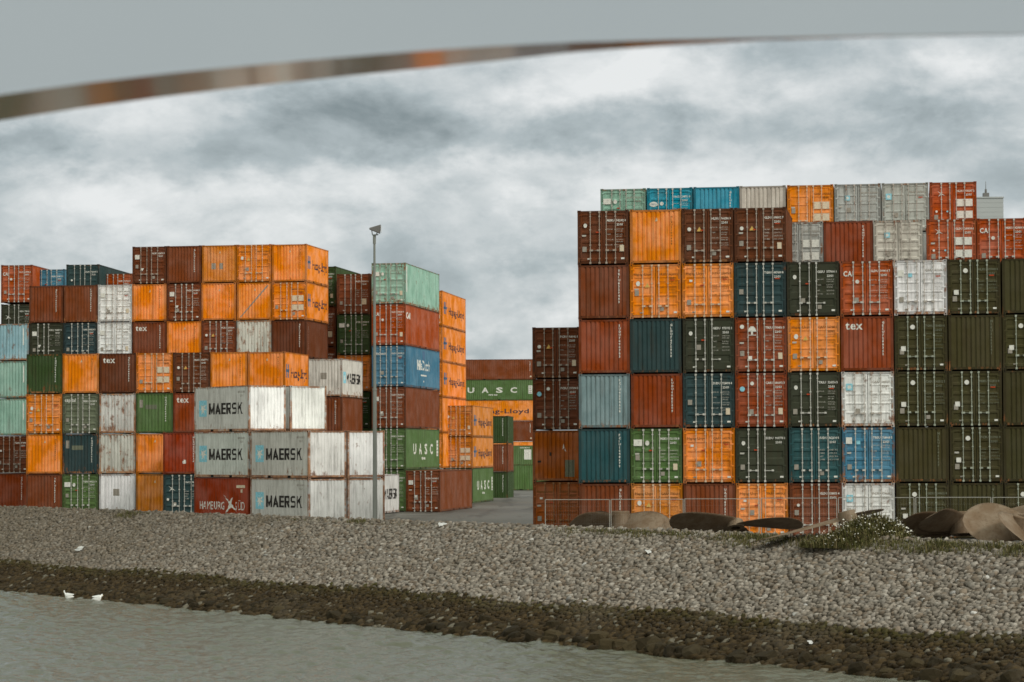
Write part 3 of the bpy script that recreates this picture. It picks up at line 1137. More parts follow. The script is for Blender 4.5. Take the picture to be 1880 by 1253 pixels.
mput(0, 0, 0, E, 'mgrey', None, side='maersk', rust=.32, frame_rust=.8, label='dirty white container with star emblem and black letters on the ground beside the lamp post')
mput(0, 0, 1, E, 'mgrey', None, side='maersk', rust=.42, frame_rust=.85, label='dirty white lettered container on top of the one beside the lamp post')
mput(0, 2.52, 0, E, 'mgrey', None, rust=.42, frame_rust=.85, label='rust-streaked white ribbed container standing directly behind the lamp post')
mput(0, 2.52, 1, E, 'mgrey', None, rust=.42, frame_rust=.85, label='rust-streaked white ribbed container, upper one directly behind the lamp post')
mput(1, 0, 0, E, 'hred', None, side='hamburg', rust=.08, frame_rust=.2, label='deep red container with white lettering and sail emblem at the bank edge')
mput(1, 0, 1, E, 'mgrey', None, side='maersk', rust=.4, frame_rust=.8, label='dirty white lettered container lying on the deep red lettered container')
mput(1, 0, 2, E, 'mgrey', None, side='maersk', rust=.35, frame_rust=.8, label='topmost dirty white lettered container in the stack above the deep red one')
mput(1, 2.72, 2, E, 'mgrey', None, rust=.25, frame_rust=.75, label='white ribbed container beside the topmost dirty white lettered container')
mput(1, 2.72, 1, E, 'mgrey', None, rust=.25, frame_rust=.75, label='white ribbed container under the plain white one, mostly hidden by the lettered ones')
mput(1, 2.72, 0, E, 'mgrey', None, rust=.25, frame_rust=.75, label='white ribbed ground-level container hidden behind the white group')

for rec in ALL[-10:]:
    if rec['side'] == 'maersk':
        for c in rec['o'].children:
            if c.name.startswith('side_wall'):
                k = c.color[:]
                c.color = (k[0] * 0.70, k[1] * 0.69, k[2] * 0.66, 0.66)  # long walls darkened in colour: grime plus painted shade of that side

# ------------------------------------------------------------------ labels of the containers
FEAT = {
    'tri': 'with warning triangle on brown doors', 'dot': 'with white round sticker on its doors', 'bluedot': 'with pale blue round sticker',
    'placard': 'with white placard on its doors', 'cai': 'with three white letters on its doors', 'tree': 'with white tree emblem on its doors',
    'oval': 'with white oval emblem on its doors', 'hs': 'with white sail emblem and panels', 'star': 'with small blue star square on its doors',
    'starpl': 'with white sheet on its doors', 'bigstar': 'with blue star square on its doors', 'hl': 'with name lettered on its doors',
    'hltri': 'with warning triangle on its doors', 'capital': 'with white word across its door', 'sq': 'with doors, white disc and square sticker',
    'nile': 'with white name on its doors', 'fan': 'with white sail emblem on its doors', 'plate': 'with framed white plate on its doors',
    'dark': 'with plain dark doors', 'panels': 'with pale label panels on its doors', 'tag': 'with cream sticker low on its doors',
    'vid': 'with ribbed end and upright lettering', 'tex': 'with white lowercase word on ribbed end', 'oocl': 'with red capital letters on ribbed end',
    'mark': 'with plain ribbed end', 'markdirt': 'with plain ribbed end', 'two': 'with two grey patches on ribbed end',
    'greysq': 'with grey square on ribbed end', 'diag': 'with diagonal scrape across ribbed end', 'patch': 'with painted-over patches on ribbed end',
    'rag': 'with torn white scrap on ribbed end', 'di': 'with tiny white letters on ribbed end', 'dotv': 'with ribbed end and white stripe',
}
for r in ALL:
    cw = COL[r['key']][1]
    if r['vis'] == 'side':
        ph = {'uasc': 'with wide white capitals on its long side', 'hapag': 'with dark lettering on its long side', 'farid': 'seen broadside with ribbed wall',
              'uascend': 'seen broadside with white panel'}.get(r['side'], 'seen broadside, plain ribbed wall')
    elif r['face'] == 'D':
        ph = FEAT.get(r['feat'], 'with plain doors')
        if r['feat'] == 'tri': ph = 'with warning triangle on its doors'
    else:
        ph = FEAT.get(r['feat'], 'with bare ribbed end')
    if r['side'] in ('hapag', 'uasc', 'niles', 'cais', 'maersks') and r['vis'] != 'side':
        ph = {'hapag': 'with dark name on its long side', 'uasc': 'with white capitals on its long side', 'niles': 'with white name on its long side',
              'cais': 'with white letters on its long side', 'maersks': 'with black capitals on its long side'}[r['side']]
    r['base'] = cw + ' container ' + ph
    r['short'] = cw + (' doors' if r['face'] == 'D' and r['vis'] != 'side' else ' ribbed wall')


def near(r, dx, dy):
    best = None
    for q in ALL:
        if q is r: continue
        ex = abs((q['x'] - r['x']) - dx * r['w']) / r['w']
        ey = abs((q['y'] - r['y']) - dy * r['h']) / r['h']
        if ex < 0.45 and ey < 0.45 and (best is None or ex + ey < best[0]):
            best = (ex + ey, q)
    return best[1] if best else None


for r in ALL:
    r['n'] = {'U': near(r, 0, -1), 'B': near(r, 0, 1), 'L': near(r, -1, 0), 'R': near(r, 1, 0)}
    nm = {k: (v['short'] if v else None) for k, v in r['n'].items()}
    c = [r['base']]
    rel = {'U': 'under', 'B': 'above', 'L': 'right of', 'R': 'left of'}
    ks = [k for k in 'UBLR' if nm[k]]
    for k in ks:
        c.append('%s, %s %s' % (r['base'], rel[k], nm[k]))
    for i, k in enumerate(ks):
        for k2 in ks[i + 1:]:
            c.append('%s, %s %s, %s %s' % (r['base'], rel[k], nm[k], rel[k2], nm[k2]))
    for k in ks:
        for k2 in 'UBLR':
            q = r['n'][k]['n'][k2] if 'n' in r['n'][k] else None
            if q and q is not r:
                c.append('%s, %s %s, that is %s %s' % (r['base'], rel[k], nm[k], rel[k2], q['short']))
    if not ks:
        c.append(r['base'] + ' standing alone')
    r['c'] = c
from collections import Counter
cnt = Counter(x for r in ALL for x in set(r['c']))
used = set()
ordn = ['lowest', 'second', 'third', 'fourth', 'fifth', 'sixth', 'seventh', 'eighth', 'ninth', 'tenth', 'eleventh', 'twelfth']
NOLAB = []
for r in ALL:
    lab = r['label']
    if not lab:
        for x in r['c']:
            if cnt[x] == 1 and 4 <= len(x.replace(',', '').split()) <= 16 and x not in used:
                lab = x
                break
    if not lab:
        NOLAB.append(r)
        continue
    used.add(lab)
    r['o']['label'] = lab
for r in NOLAB:
    blk = 'right-hand block' if r['x'] > 960 else ('left-hand block' if r['x'] < 560 else 'middle stacks')
    col = [q for q in ALL if abs(q['x'] - r['x']) < r['w'] * 0.4]
    rowm = sorted([q for q in ALL if abs(q['y'] - r['y']) < r['h'] * 0.4 and (q['x'] > 960) == (r['x'] > 960)], key=lambda q: q['x'])
    k = rowm.index(r)
    kb = sorted(col, key=lambda q: -q['y']).index(r)
    cw = COL[r['key']][1]
    b = '%s container, %s from left, %s from the bottom, %s' % (cw, 'first' if k == 0 else ordn[k] if k < 12 else 'far', ordn[kb], blk)
    if b in used:
        b += ', further back'
    used.add(b)
    r['o']['label'] = b

# ================================================================== setting
# ------------------------------------------------------------------ ground sheet
def tex_mat(name, build, rough=0.85):
    m = mat(name, rough=rough)
    t = NT(m.node_tree)
    b = m.node_tree.nodes['Principled BSDF']
    tc = t.n('ShaderNodeTexCoord')
    build(t, tc.outputs['Object'], b, m.node_tree.links)
    return m


def asphalt(t, pos, b, L):
    n1 = t.noise(pos, 0.08, 5)
    n2 = t.noise(t.n('ShaderNodeMapping', ins={'Vector': pos, 'Scale': (0.6, 0.05, 1.0), 'Rotation': (0, 0, R(70))}).outputs[0], 1.0, 5, 0.6)
    n3 = t.noise(pos, 6.0, 3)
    c = t.mix(t.ramp(n1, 0.35, 0.65), (0.085, 0.080, 0.070, 1), (0.150, 0.143, 0.130, 1))
    c = t.mix(t.ramp(n2, 0.52, 0.66, 0, 0.65), c, (0.050, 0.046, 0.040, 1))
    c = t.mix(t.ramp(n3, 0.45, 0.7, 0, 0.3), c, (0.07, 0.065, 0.057, 1))
    L.new(c, b.inputs['Base Color'])
    L.new(t.ramp(n1, 0.4, 0.7, 0.55, 0.85), b.inputs['Roughness'])


ts = [0, .15, .3, .45, .6, .8, 1.0, 1.6, 2.5, 4, 6, 8, 12, 16, 22, 30, 40, 55, 75, 100, 130, 170, 220, 300, 450, 800, 1600, 4000]
ss = [-4000, -1500, -700, -400] + list(range(-300, 121, 6)) + [200, 400, 800, 1600, 4000]
v, f = [], []
for s in ss:
    for t_ in ts:
        p = bank(s, t_)
        k = sm(t_ / 1.0)
        z = ZC * (1 - k) + g(p.x, p.y) * k
        v.append((p.x, p.y, z))
n = len(ts)
for i in range(len(ss) - 1):
    for j in range(n - 1):
        f.append((i * n + j, (i + 1) * n + j, (i + 1) * n + j + 1, i * n + j + 1))
me = bpy.data.meshes.new('ground')
me.from_pydata(v, [], f)
me.materials.append(tex_mat('yard_asphalt', asphalt))
o = put('ground', me)
tag(o, 'grey asphalt container yard', None, None, 'structure')


pl_ = at(955, 905, 250)
mk = bpy.data.meshes.new('road_marking')
zl = g(pl_.x, 250) + 0.006
mk.from_pydata([(pl_.x - 1, 250, zl), (pl_.x + 9, 249, zl), (pl_.x + 9, 249.5, zl), (pl_.x - 1, 250.5, zl)], [], [(0, 1, 2, 3)])
mk.materials.append(worn('road_paint', (0.45, 0.44, 0.41), 0.8))
tag(put('road_marking', mk), 'worn white line painted on the yard', None, None, 'structure')


def soil(t, pos, b, L):
    n1 = t.noise(pos, 1.5, 6, 0.7)
    L.new(t.mix(n1, (0.035, 0.028, 0.02, 1), (0.10, 0.085, 0.065, 1)), b.inputs['Base Color'])


v, f = [], []
tb = [0.0, -2, -4, -6, -8, -10, -12, -15, -20]
for s in (-4000, -400, -300, -200, -150, -100, -50, 0, 100, 400, 4000):
    for t_ in tb:
        v.append(tuple(bank(s, t_, ZC + SLOPE * t_ - (0.02 if t_ < 0 else 0))))
n = len(tb)
for i in range(10):
    for j in range(n - 1):
        f.append((i * n + j, i * n + j + 1, (i + 1) * n + j + 1, (i + 1) * n + j))
me = bpy.data.meshes.new('embankment')
me.from_pydata(v, [], f)
me.materials.append(tex_mat('dark_soil', soil, 0.95))
tag(put('embankment', me), 'sloping stone-faced bank', None, None, 'structure')


# ------------------------------------------------------------------ stones of the bank
def ico():
    bm = bmesh.new()
    bmesh.ops.create_icosphere(bm, subdivisions=1, radius=1.0)
    vs = np.array([x.co[:] for x in bm.verts])
    fs = np.array([[q.index for q in x.verts] for x in bm.faces])
    bm.free()
    return vs, fs


IV, IF = ico()


def blocky(nvar, power=0.55):
    """Pebble-to-block shapes: an icosphere pushed towards a cube, dented at random."""
    out = []
    for _ in range(nvar):
        q = np.sign(IV) * np.abs(IV) ** power
        q = q * rng.uniform(0.80, 1.12, (len(q), 1))
        out.append(q)
    return out


SHAPES = blocky(10)
NRM = (BACK * -SLOPE + Vector((0, 0, 1))).normalized()
UPS = (BACK + Vector((0, 0, SLOPE))).normalized()
BAS = np.array([list(DIR), list(UPS), list(NRM)])     # rows: along, up the slope, out of it


def stone_field(name, pts, rad, flat, cols, m, lift=0.0):
    """pts: (s, t) on the slope; one mesh of loose stones."""
    N = len(pts)
    nv, nf = len(IV), len(IF)
    V = np.empty((N, nv, 3))
    pick = rng.integers(0, len(SHAPES), N)
    ang = rng.uniform(0, 2 * np.pi, N)
    tx = rng.normal(0, 0.22, N)
    ty = rng.normal(0, 0.22, N)
    for i in range(N):
        q = SHAPES[pick[i]] * (np.array([rad[i], rad[i] * rng.uniform(0.75, 1.0), rad[i] * flat]))
        c, s_ = math.cos(ang[i]), math.sin(ang[i])
        x = q[:, 0] * c - q[:, 1] * s_
        y = q[:, 0] * s_ + q[:, 1] * c
        z = q[:, 2] + tx[i] * x + ty[i] * y + lift * rad[i]
        p = bank(pts[i][0], pts[i][1], ZC + SLOPE * pts[i][1])
        V[i] = np.stack([x, y, z], 1) @ BAS + np.array(p)
    F = (IF[None] + (np.arange(N) * nv)[:, None, None]).reshape(-1, 3)
    me = bpy.data.meshes.new(name)
    me.vertices.add(N * nv)
    me.vertices.foreach_set('co', V.reshape(-1))
    me.loops.add(len(F) * 3)
    me.loops.foreach_set('vertex_index', F.reshape(-1).astype(np.int32))
    me.polygons.add(len(F))
    me.polygons.foreach_set('loop_start', np.arange(0, len(F) * 3, 3, dtype=np.int32))
    me.update(calc_edges=True)
    ca_ = me.color_attributes.new('Col', 'FLOAT_COLOR', 'POINT')
    cc = np.ones((N, nv, 4))
    cc[:, :, :3] = np.asarray(cols)[:, None, :]
    ca_.data.foreach_set('color', cc.reshape(-1))
    me.materials.append(m)
    me.validate()
    return put(name, me)


def stone_mat(name, rough, spec_dirt):
    def bld(t, pos, b, L):
        at_ = t.n('ShaderNodeAttribute', attribute_name='Col')
        n1 = t.noise(pos, 7.0, 5, 0.65)
        n2 = t.noise(pos, 0.25, 4)
        c = t.mix(t.ramp(n1, 0.35, 0.7, 0, 0.55), at_.outputs['Color'], spec_dirt)
        c = t.mix(t.ramp(n2, 0.5, 0.75, 0, 0.35), c, (0.12, 0.10, 0.07, 1))
        L.new(c, b.inputs['Base Color'])
        bp = t.n('ShaderNodeBump', ins={'Strength': 0.6, 'Distance': 0.03, 'Height': t.noise(pos, 16, 4)})
        L.new(bp.outputs[0], b.inputs['Normal'])
    return tex_mat(name, bld, rough)


def wav(s):
    return 0.35 * math.sin(s * 0.31) + 0.22 * math.sin(s * 0.83 + 1.0) + 0.12 * math.sin(s * 2.1)


STONE = stone_mat('revetment_stone', 0.85, (0.10, 0.085, 0.065, 1))
WET = stone_mat('algae_stone', 0.8, (0.020, 0.015, 0.008, 1))
for m_ in (STONE, WET): m_.node_tree.nodes['Principled BSDF'].inputs['Specular IOR Level'].default_value = 0.12
pts, rad, cols = [], [], []
t_ = 0.45
row = 0
while t_ > -7.2:
    s = -172.0 + (row % 2) * 0.14
    while s < -46:
        a, b_ = s + rng.normal(0, 0.05), t_ + rng.normal(0, 0.045)
        if b_ > -7.0 + wav(s) * 0.5 + rng.normal(0, 0.13) and rng.random() > 0.02:
            pts.append((a, b_))
            rad.append(rng.uniform(0.080, 0.142) * (1.25 if rng.random() < 0.12 else 1.0))
            u = rng.random()
            base = np.array([0.268, 0.236, 0.200]) if u < 0.6 else (np.array([0.215, 0.172, 0.132]) if u < 0.85 else np.array([0.34, 0.31, 0.272]))
            if u > 0.994: base = np.array([0.50, 0.49, 0.47])
            dirt = sm((-s - 95) / 60) * 0.62 * rng.uniform(0.7, 1.3)
            base = base * (1 - dirt) + np.array([0.105, 0.085, 0.058]) * dirt
            cols.append(base * rng.uniform(0.54, 1.20))
        s += 0.212
    t_ -= 0.188
    row += 1
pts2 = pts
tag(stone_field('revetment_stones', pts, rad, 0.75, cols, STONE), 'pale grey set stones covering the sloping bank', None, None, 'stuff')
# dark weed-grown stones below the tide line
pts, rad, cols = [], [], []
t_ = -6.0
row = 0
while t_ > -10.6:
    s = -172.0 + (row % 2) * 0.13
    while s < -44:
        a, b_ = s + rng.normal(0, 0.08), t_ + rng.normal(0, 0.06)
        if b_ <= -6.95 + wav(s) * 0.5 + rng.normal(0, 0.13):
            k = min(1.0, max(0.0, (-8.3 - b_) / 1.0))
            pts.append((a, b_))
            rad.append(rng.uniform(0.085, 0.150) * (1 + 0.6 * k))
            edge = max(0.0, 1 - (-7.0 + wav(s) * 0.5 - b_) / 1.1) * rng.random()
            base = np.array([0.042, 0.028, 0.012]) * rng.uniform(0.5, 1.6) * (1 - edge) + np.array([0.058, 0.052, 0.014]) * edge
            if rng.random() < 0.05: base = np.array([0.16, 0.145, 0.11])
            cols.append(base)
        s += 0.225
    t_ -= 0.185
    row += 1
tag(stone_field('algae_covered_stones', pts, rad, 0.8, cols, WET), 'dark weed-covered stones below the tide line', None, None, 'stuff')

# larger loose boulders at the water's edge, each a thing
def boulder(i):
    bm = bmesh.new()
    bmesh.ops.create_icosphere(bm, subdivisions=2, radius=1.0)
    for w in bm.verts:
        c = w.co
        q = Vector([math.copysign(abs(a) ** 0.6, a) for a in c])
        w.co = q * random.uniform(0.86, 1.08)
    me = bpy.data.meshes.new('boulder')
    bm.to_mesh(me)
    bm.free()
    ca_ = me.color_attributes.new('Col', 'FLOAT_COLOR', 'POINT')
    k = (0.6, 0.9, 1.2, 1.6, 0.8)[i]
    for d in ca_.data:
        d.color = (0.036 * k, 0.027 * k, 0.013 * k, 1)
    me.materials.append(WET)
    return me


BM = [boulder(i) for i in range(5)]
for i in range(260):
    s = random.uniform(-150, -52)
    t_ = random.uniform(-10.3, -8.9) if i % 3 else random.uniform(-10.35, -9.8)
    r = random.uniform(0.14, 0.35) * (1.15 if t_ < -9.8 else 0.85) * (0.6 + 0.45 * sm((s + 150) / 80))
    p = bank(s, t_, ZC + SLOPE * t_ + r * 0.25)
    o = put('boulder', random.choice(BM[:3] + BM[:3] + BM))
    o.location = p
    o.scale = (r, r * random.uniform(0.7, 1.0), r * random.uniform(0.55, 0.85))
    o.rotation_euler = (random.uniform(-.4, .4), random.uniform(-.4, .4), random.uniform(0, 6.28))
    tag(o, 'dark weed-covered boulder at the foot of the stone bank by the water', 'boulder', 'dark boulders along the waterline')

# ------------------------------------------------------------------ water
def water(t, pos, b, L):
    L.new(t.mix(t.noise(pos, 0.03, 3), (0.078, 0.084, 0.056, 1), (0.104, 0.108, 0.076, 1)), b.inputs['Base Color'])
    b.inputs['Roughness'].default_value = 0.12
    b.inputs['IOR'].default_value = 1.33
    bp = t.n('ShaderNodeBump', ins={'Strength': 0.8, 'Distance': 0.08, 'Height': t.noise(pos, 3.2, 5, 0.65)})
    b.inputs['Specular IOR Level'].default_value = 0.5
    L.new(bp.outputs[0], b.inputs['Normal'])


sg = np.concatenate([[-4000, -800, -250], np.arange(-156, -40, 0.13), [40, 500, 4000]])
tg = np.concatenate([np.arange(-9.0, -37.0, -0.085), [-60, -150, -600, -4000]])
A, B = np.meshgrid(sg, tg, indexing='ij')
d_, k_ = np.array(list(DIR)), np.array(list(BACK))
XX = d_[0] * A + k_[0] * (P0 + B)
YY = d_[1] * A + k_[1] * (P0 + B)
ZZ = np.zeros_like(XX)
wr = np.random.default_rng(21)
for q in range(110):
    lam = 0.30 * 12 ** (wr.random() ** 1.6)
    th = wr.normal(math.radians(70), 0.8)
    kx, ky = 2 * np.pi / lam * math.cos(th), 2 * np.pi / lam * math.sin(th)
    ph = kx * XX + ky * YY + wr.uniform(0, 6.28)
    am2 = 0.0048 * lam ** 0.8 * (1.7 if 0.7 < lam < 2.4 else 1.0)
    # every train swells and fades in patches
    pk = 0.5 + 0.5 * np.sin(XX * wr.uniform(-0.25, 0.25) + YY * wr.uniform(-0.25, 0.25) + wr.uniform(0, 6.28))
    ZZ += am2 * (np.sin(ph) + 0.35 * np.sin(2 * ph + 1.3)) * pk
calm = (A > -157) & (A < -39) & (B > -37.5)
ZZ = np.where(calm, ZZ, 0) + ZW
na, nb = A.shape
VV = np.stack([XX, YY, ZZ], -1).reshape(-1, 3)
ii, jj = np.meshgrid(np.arange(na - 1), np.arange(nb - 1), indexing='ij')
a0 = (ii * nb + jj).reshape(-1)
FF = np.stack([a0, a0 + 1, a0 + nb + 1, a0 + nb], 1)
me = bpy.data.meshes.new('water')
me.vertices.add(len(VV)); me.vertices.foreach_set('co', VV.reshape(-1))
me.loops.add(FF.size); me.loops.foreach_set('vertex_index', FF.reshape(-1).astype(np.int32))
me.polygons.add(len(FF)); me.polygons.foreach_set('loop_start', np.arange(0, FF.size, 4, dtype=np.int32))
me.polygons.foreach_set('use_smooth', np.ones(len(FF), dtype=bool))
me.update(calc_edges=True)
me.materials.append(tex_mat('river_water', water, 0.12))
tag(put('water', me), 'muddy rippled river', None, None, 'structure')

# ------------------------------------------------------------------ gulls and litter
def gull_mesh(headup):
    """One continuous body: rings along the spine, tail to bill."""
    rings = [(-0.30, 0.075, 0.008, 0.005), (-0.22, 0.085, 0.040, 0.030), (-0.10, 0.085, 0.085, 0.072), (0.02, 0.085, 0.105, 0.095), (0.12, 0.09, 0.09, 0.085),
             (0.18, 0.125, 0.055, 0.06), (0.205, 0.17 + headup * 0.3, 0.036, 0.04), (0.225, 0.20 + headup, 0.040, 0.042), (0.26, 0.205 + headup, 0.034, 0.034), (0.285, 0.20 + headup, 0.012, 0.012), (0.325, 0.193 + headup, 0.004, 0.004)]
    b = MB()
    n = 12
    for x, z, w, h in rings:
        for i in range(n):
            a = 2 * math.pi * i / n
            b.v.append((x, w * math.cos(a), z + h * math.sin(a)))
    for r_ in range(len(rings) - 1):
        for i in range(n):
            j = (i + 1) % n
            b.f.append([r_ * n + i, r_ * n + j, (r_ + 1) * n + j, (r_ + 1) * n + i])
            b.m.append(1 if r_ >= 9 else 0)
    b.f.append([i for i in range(n)][::-1])
    b.m.append(0)
    b.f.append([(len(rings) - 1) * n + i for i in range(n)])
    b.m.append(1)
    return b.mesh('body', [mat('gull_white', (0.80, 0.80, 0.78), 0.7), mat('gull_bill', (0.5, 0.28, 0.05), 0.5)], True)


def wing_mesh(s):
    b = MB()
    pts = []
    for i in range(7):
        u = i / 6
        x = 0.10 - 0.40 * u
        for j in range(4):
            a = R(80 - 75 * j / 3)
            w = 0.112 * (1 - u) ** 0.5 + 0.012
            h = 0.102 * (1 - 0.8 * u)
            b.v.append((x, s * w * math.cos(a), 0.09 + 0.045 * u + h * math.sin(a)))
    for i in range(6):
        for j in range(3):
            k = i * 4 + j
            q = [k, k + 1, k + 5, k + 4]
            b.f.append(q if s > 0 else q[::-1])
            b.m.append(0)
    return b.mesh('wing', [mat('gull_wing', (0.62, 0.63, 0.62), 0.7)], True)


def gull(px, py, rz, hu, label):
    d = at(px, py, 100) - CAM
    p = CAM + d * ((ZW - CAM.z) / d.z)
    o = empty('gull', (p.x, p.y, ZW - 0.01), R(rz))
    o.scale = (0.95, 1.25, 1.85)
    put('body', gull_mesh(hu), o)
    for s in (-1, 1): put('wing', wing_mesh(s), o)
    tag(o, label, 'gull', 'gulls afloat by the bank')


gull(126, 1101, 172, 0.015, 'white gull swimming near the dark bank, left one of two')
gull(179, 1105, 20, -0.03, 'white gull floating hunched with head drawn in, right one of two')


def on_slope(px, py):
    d = at(px, py, 100) - CAM
    lo, hi = 60.0, 200.0
    for _ in range(60):
        m_ = (lo + hi) / 2
        p = CAM + d * (m_ / d.y)
        t_ = p.dot(BACK) - P0
        if p.z > ZC + SLOPE * min(0, t_): lo = m_
        else: hi = m_
    return p


LIT = tex_mat('white_litter', lambda t, pos, b, L: L.new(t.mix(t.noise(pos, 4, 3), (0.66, 0.66, 0.65, 1), (0.42, 0.43, 0.42, 1)), b.inputs['Base Color']), 0.6)


def litter(px, py, w, label):
    p = on_slope(px, py)
    bm = bmesh.new()
    bmesh.ops.create_grid(bm, x_segments=6, y_segments=5, size=0.5)
    for q in bm.verts:
        q.co.z = random.uniform(0.0, 0.28) + 0.25 * (1 - abs(q.co.x * 2)) * (1 - abs(q.co.y * 2))
        q.co.x += random.uniform(-0.06, 0.06)
    bmesh.ops.solidify(bm, geom=bm.faces[:], thickness=0.02)
    me = bpy.data.meshes.new('litter')
    bm.to_mesh(me)
    bm.free()
    me.materials.append(LIT)
    o = put('litter', me)
    o.location = p + Vector((0, 0, 0.12))
    o.scale = (w, w * 0.7, w * 0.7)
    o.rotation_euler = (R(35), 0, random.uniform(-1, 1))
    tag(o, label, 'litter', 'white scraps on the stone bank')


litter(147, 1013, 0.55, 'crumpled white plastic sheet on stones above the two gulls')
litter(813, 969, 0.42, 'small white scrap on the bank top where the yard opens')
litter(1190, 1019, 0.30, 'small white scrap on the pale stones below the nearest propeller')
litter(1488, 1187, 0.26, 'white scrap lying on the dark weed-covered stones')

# ------------------------------------------------------------------ floodlight mast
STEEL = tex_mat('galvanised_steel', lambda t, pos, b, L: L.new(t.mix(t.noise(t.n('ShaderNodeMapping', ins={'Vector': pos, 'Scale': (6, 6, 0.7)}).outputs[0], 1.0, 4), (0.17, 0.18, 0.165, 1), (0.26, 0.27, 0.25, 1)), b.inputs['Base Color']), 0.6)
LAMPG = mat('lamp_glass', (0.5, 0.5, 0.48), 0.2)
HOUSE = mat('lamp_housing', (0.16, 0.155, 0.15), 0.5)
pb = at(688.5, 962, 131.5)
mast = empty('floodlight_mast', (pb.x, pb.y, g(pb.x, pb.y)))
tag(mast, 'tall grey steel mast with one floodlight, standing before the white containers', 'light mast')
H0 = at(685, 432, 131.5).z - g(pb.x, pb.y)
pm = MB()
zj = H0 * 0.475
pm.tube((0, 0, 0), (0, 0, zj), 0.120, 0.102, n=14)
pm.tube((0, 0, zj), (0, 0, zj + 0.12), 0.115, 0.115, n=14)
pm.tube((0, 0, zj + 0.12), (0, 0, H0), 0.082, 0.056, n=14)
pm.tube((0, 0, H0 - 0.45), (0, 0, H0), 0.082, 0.082, n=12)
put('pole', pm.mesh('pole', [STEEL], False), mast)
put('base_door', MB().box(-0.07, 0.07, -0.175, -0.14, 0.6, 1.15).mesh('base_door', [STEEL]), mast)
put('base_plate', MB().box(-0.26, 0.26, -0.26, 0.26, 0.0, 0.42).mesh('base_plate', [STEEL]), mast)
br_ = MB()
br_.tube((-0.10, 0, H0), (0.20, 0, H0 + 0.02), 0.03, n=6)
br_.tube((-0.10, 0, H0), (-0.14, 0, H0 + 0.26), 0.025, n=6)
br_.tube((0.10, 0, H0), (0.16, 0, H0 + 0.22), 0.025, n=6)
put('bracket', br_.mesh('bracket', [STEEL]), mast)
hb = MB()
hv = [(-0.26, -0.26, 0.30), (-0.26, 0.26, 0.30), (0.28, -0.27, 0.08), (0.28, 0.27, 0.08), (-0.24, -0.22, 0.36), (-0.24, 0.22, 0.36), (0.33, -0.27, 0.52), (0.33, 0.27, 0.52)]
hb.v = [(x, y, z + H0) for x, y, z in hv]
hb.f = [[0, 1, 3, 2], [4, 6, 7, 5], [0, 2, 6, 4], [1, 5, 7, 3], [0, 4, 5, 1], [2, 3, 7, 6]]
hb.m = [0] * 6
hd = put('lamp_head', hb.mesh('lamp_head', [HOUSE]), mast)
put('lens', MB().box(0.335, 0.35, -0.23, 0.23, 0.14 + H0, 0.48 + H0).mesh('lens', [LAMPG]), hd)
hd.children[0].rotation_euler = (0, 0, 0)

# ------------------------------------------------------------------ temporary fence
WIRE = mat('fence_tube', (0.34, 0.33, 0.30), 0.6, 0.0)
FOOT = mat('concrete_foot', (0.30, 0.29, 0.27), 0.9)


def fence_panel(Lp):
    fr, wi, ft = MB(), MB(), MB()
    for x in (0.03, Lp - 0.03):
        fr.tube((x, 0, 0.05), (x, 0, 2.0), 0.018, n=8)
    for z in (0.25, 2.0):
        fr.tube((0.03, 0, z), (Lp - 0.03, 0, z), 0.015, n=8)
    k = int(Lp / 0.12)
    for i in range(1, k):
        wi.tube((Lp * i / k, 0, 0.25), (Lp * i / k, 0, 2.0), 0.0016, n=3, cap=False)
    for z in (0.5, 0.9, 1.3, 1.7):
        wi.tube((0.03, 0, z), (Lp - 0.03, 0, z), 0.002, n=3, cap=False)
    for x in (0.03, Lp - 0.03):
        ft.box(x - 0.12, x + 0.12, -0.34, 0.34, -0.02, 0.12)
    return fr.mesh('frame', [WIRE]), wi.mesh('wire_mesh', [WIRE]), ft.mesh('foot', [FOOT])


FM = fence_panel(3.4)
fx = [(1000, 118.4), (1120.5, 117.9), (1256, 117.6), (1396, 117.2), (1538, 116.8), (1680, 116.3), (1821, 115.9)]
wh = ['standing in front of the grimy brown orange doors', 'behind the propeller hub, before the amber doors', 'before the brown ribbed container beside the amber doors',
      'before the bright orange and brown doors', 'before the white doors behind the weed mound', 'before the first olive doors above dark blades', 'before the last olive container at the right edge']
for i, (px, Y) in enumerate(fx):
    p = at(px, 917, Y)
    nx = fx[i + 1] if i + 1 < len(fx) else (1962, 115.5)
    q = at(nx[0], 917, nx[1])
    a = math.atan2(q.y - p.y, q.x - p.x)
    zt = at(px, 917 - 4 * sm(i / 5), Y).z
    o = empty('fence_panel', (p.x, p.y, zt - 2.02), a)
    o.scale = ((q - p).length / 3.42, 1, 1)
    for nm, me in zip(('frame', 'wire_mesh', 'foot'), FM): put(nm, me, o)
    tag(o, 'thin pale tube fence panel ' + wh[i], 'fence panel', 'temporary fence panels')

# ------------------------------------------------------------------ ship propellers
def bronze(t, pos, b, L):
    n1 = t.noise(pos, 1.6, 5, 0.6)
    n2 = t.noise(pos, 9.0, 4)
    c = t.mix(t.ramp(n1, 0.35, 0.68), (0.155, 0.105, 0.066, 1), (0.215, 0.165, 0.118, 1))
    c = t.mix(t.ramp(n2, 0.5, 0.72, 0, 0.5), c, (0.10, 0.066, 0.04, 1))
    L.new(c, b.inputs['Base Color'])
    b.inputs['Metallic'].default_value = 0.15


BRONZE = tex_mat('dusty_bronze', bronze, 0.62)


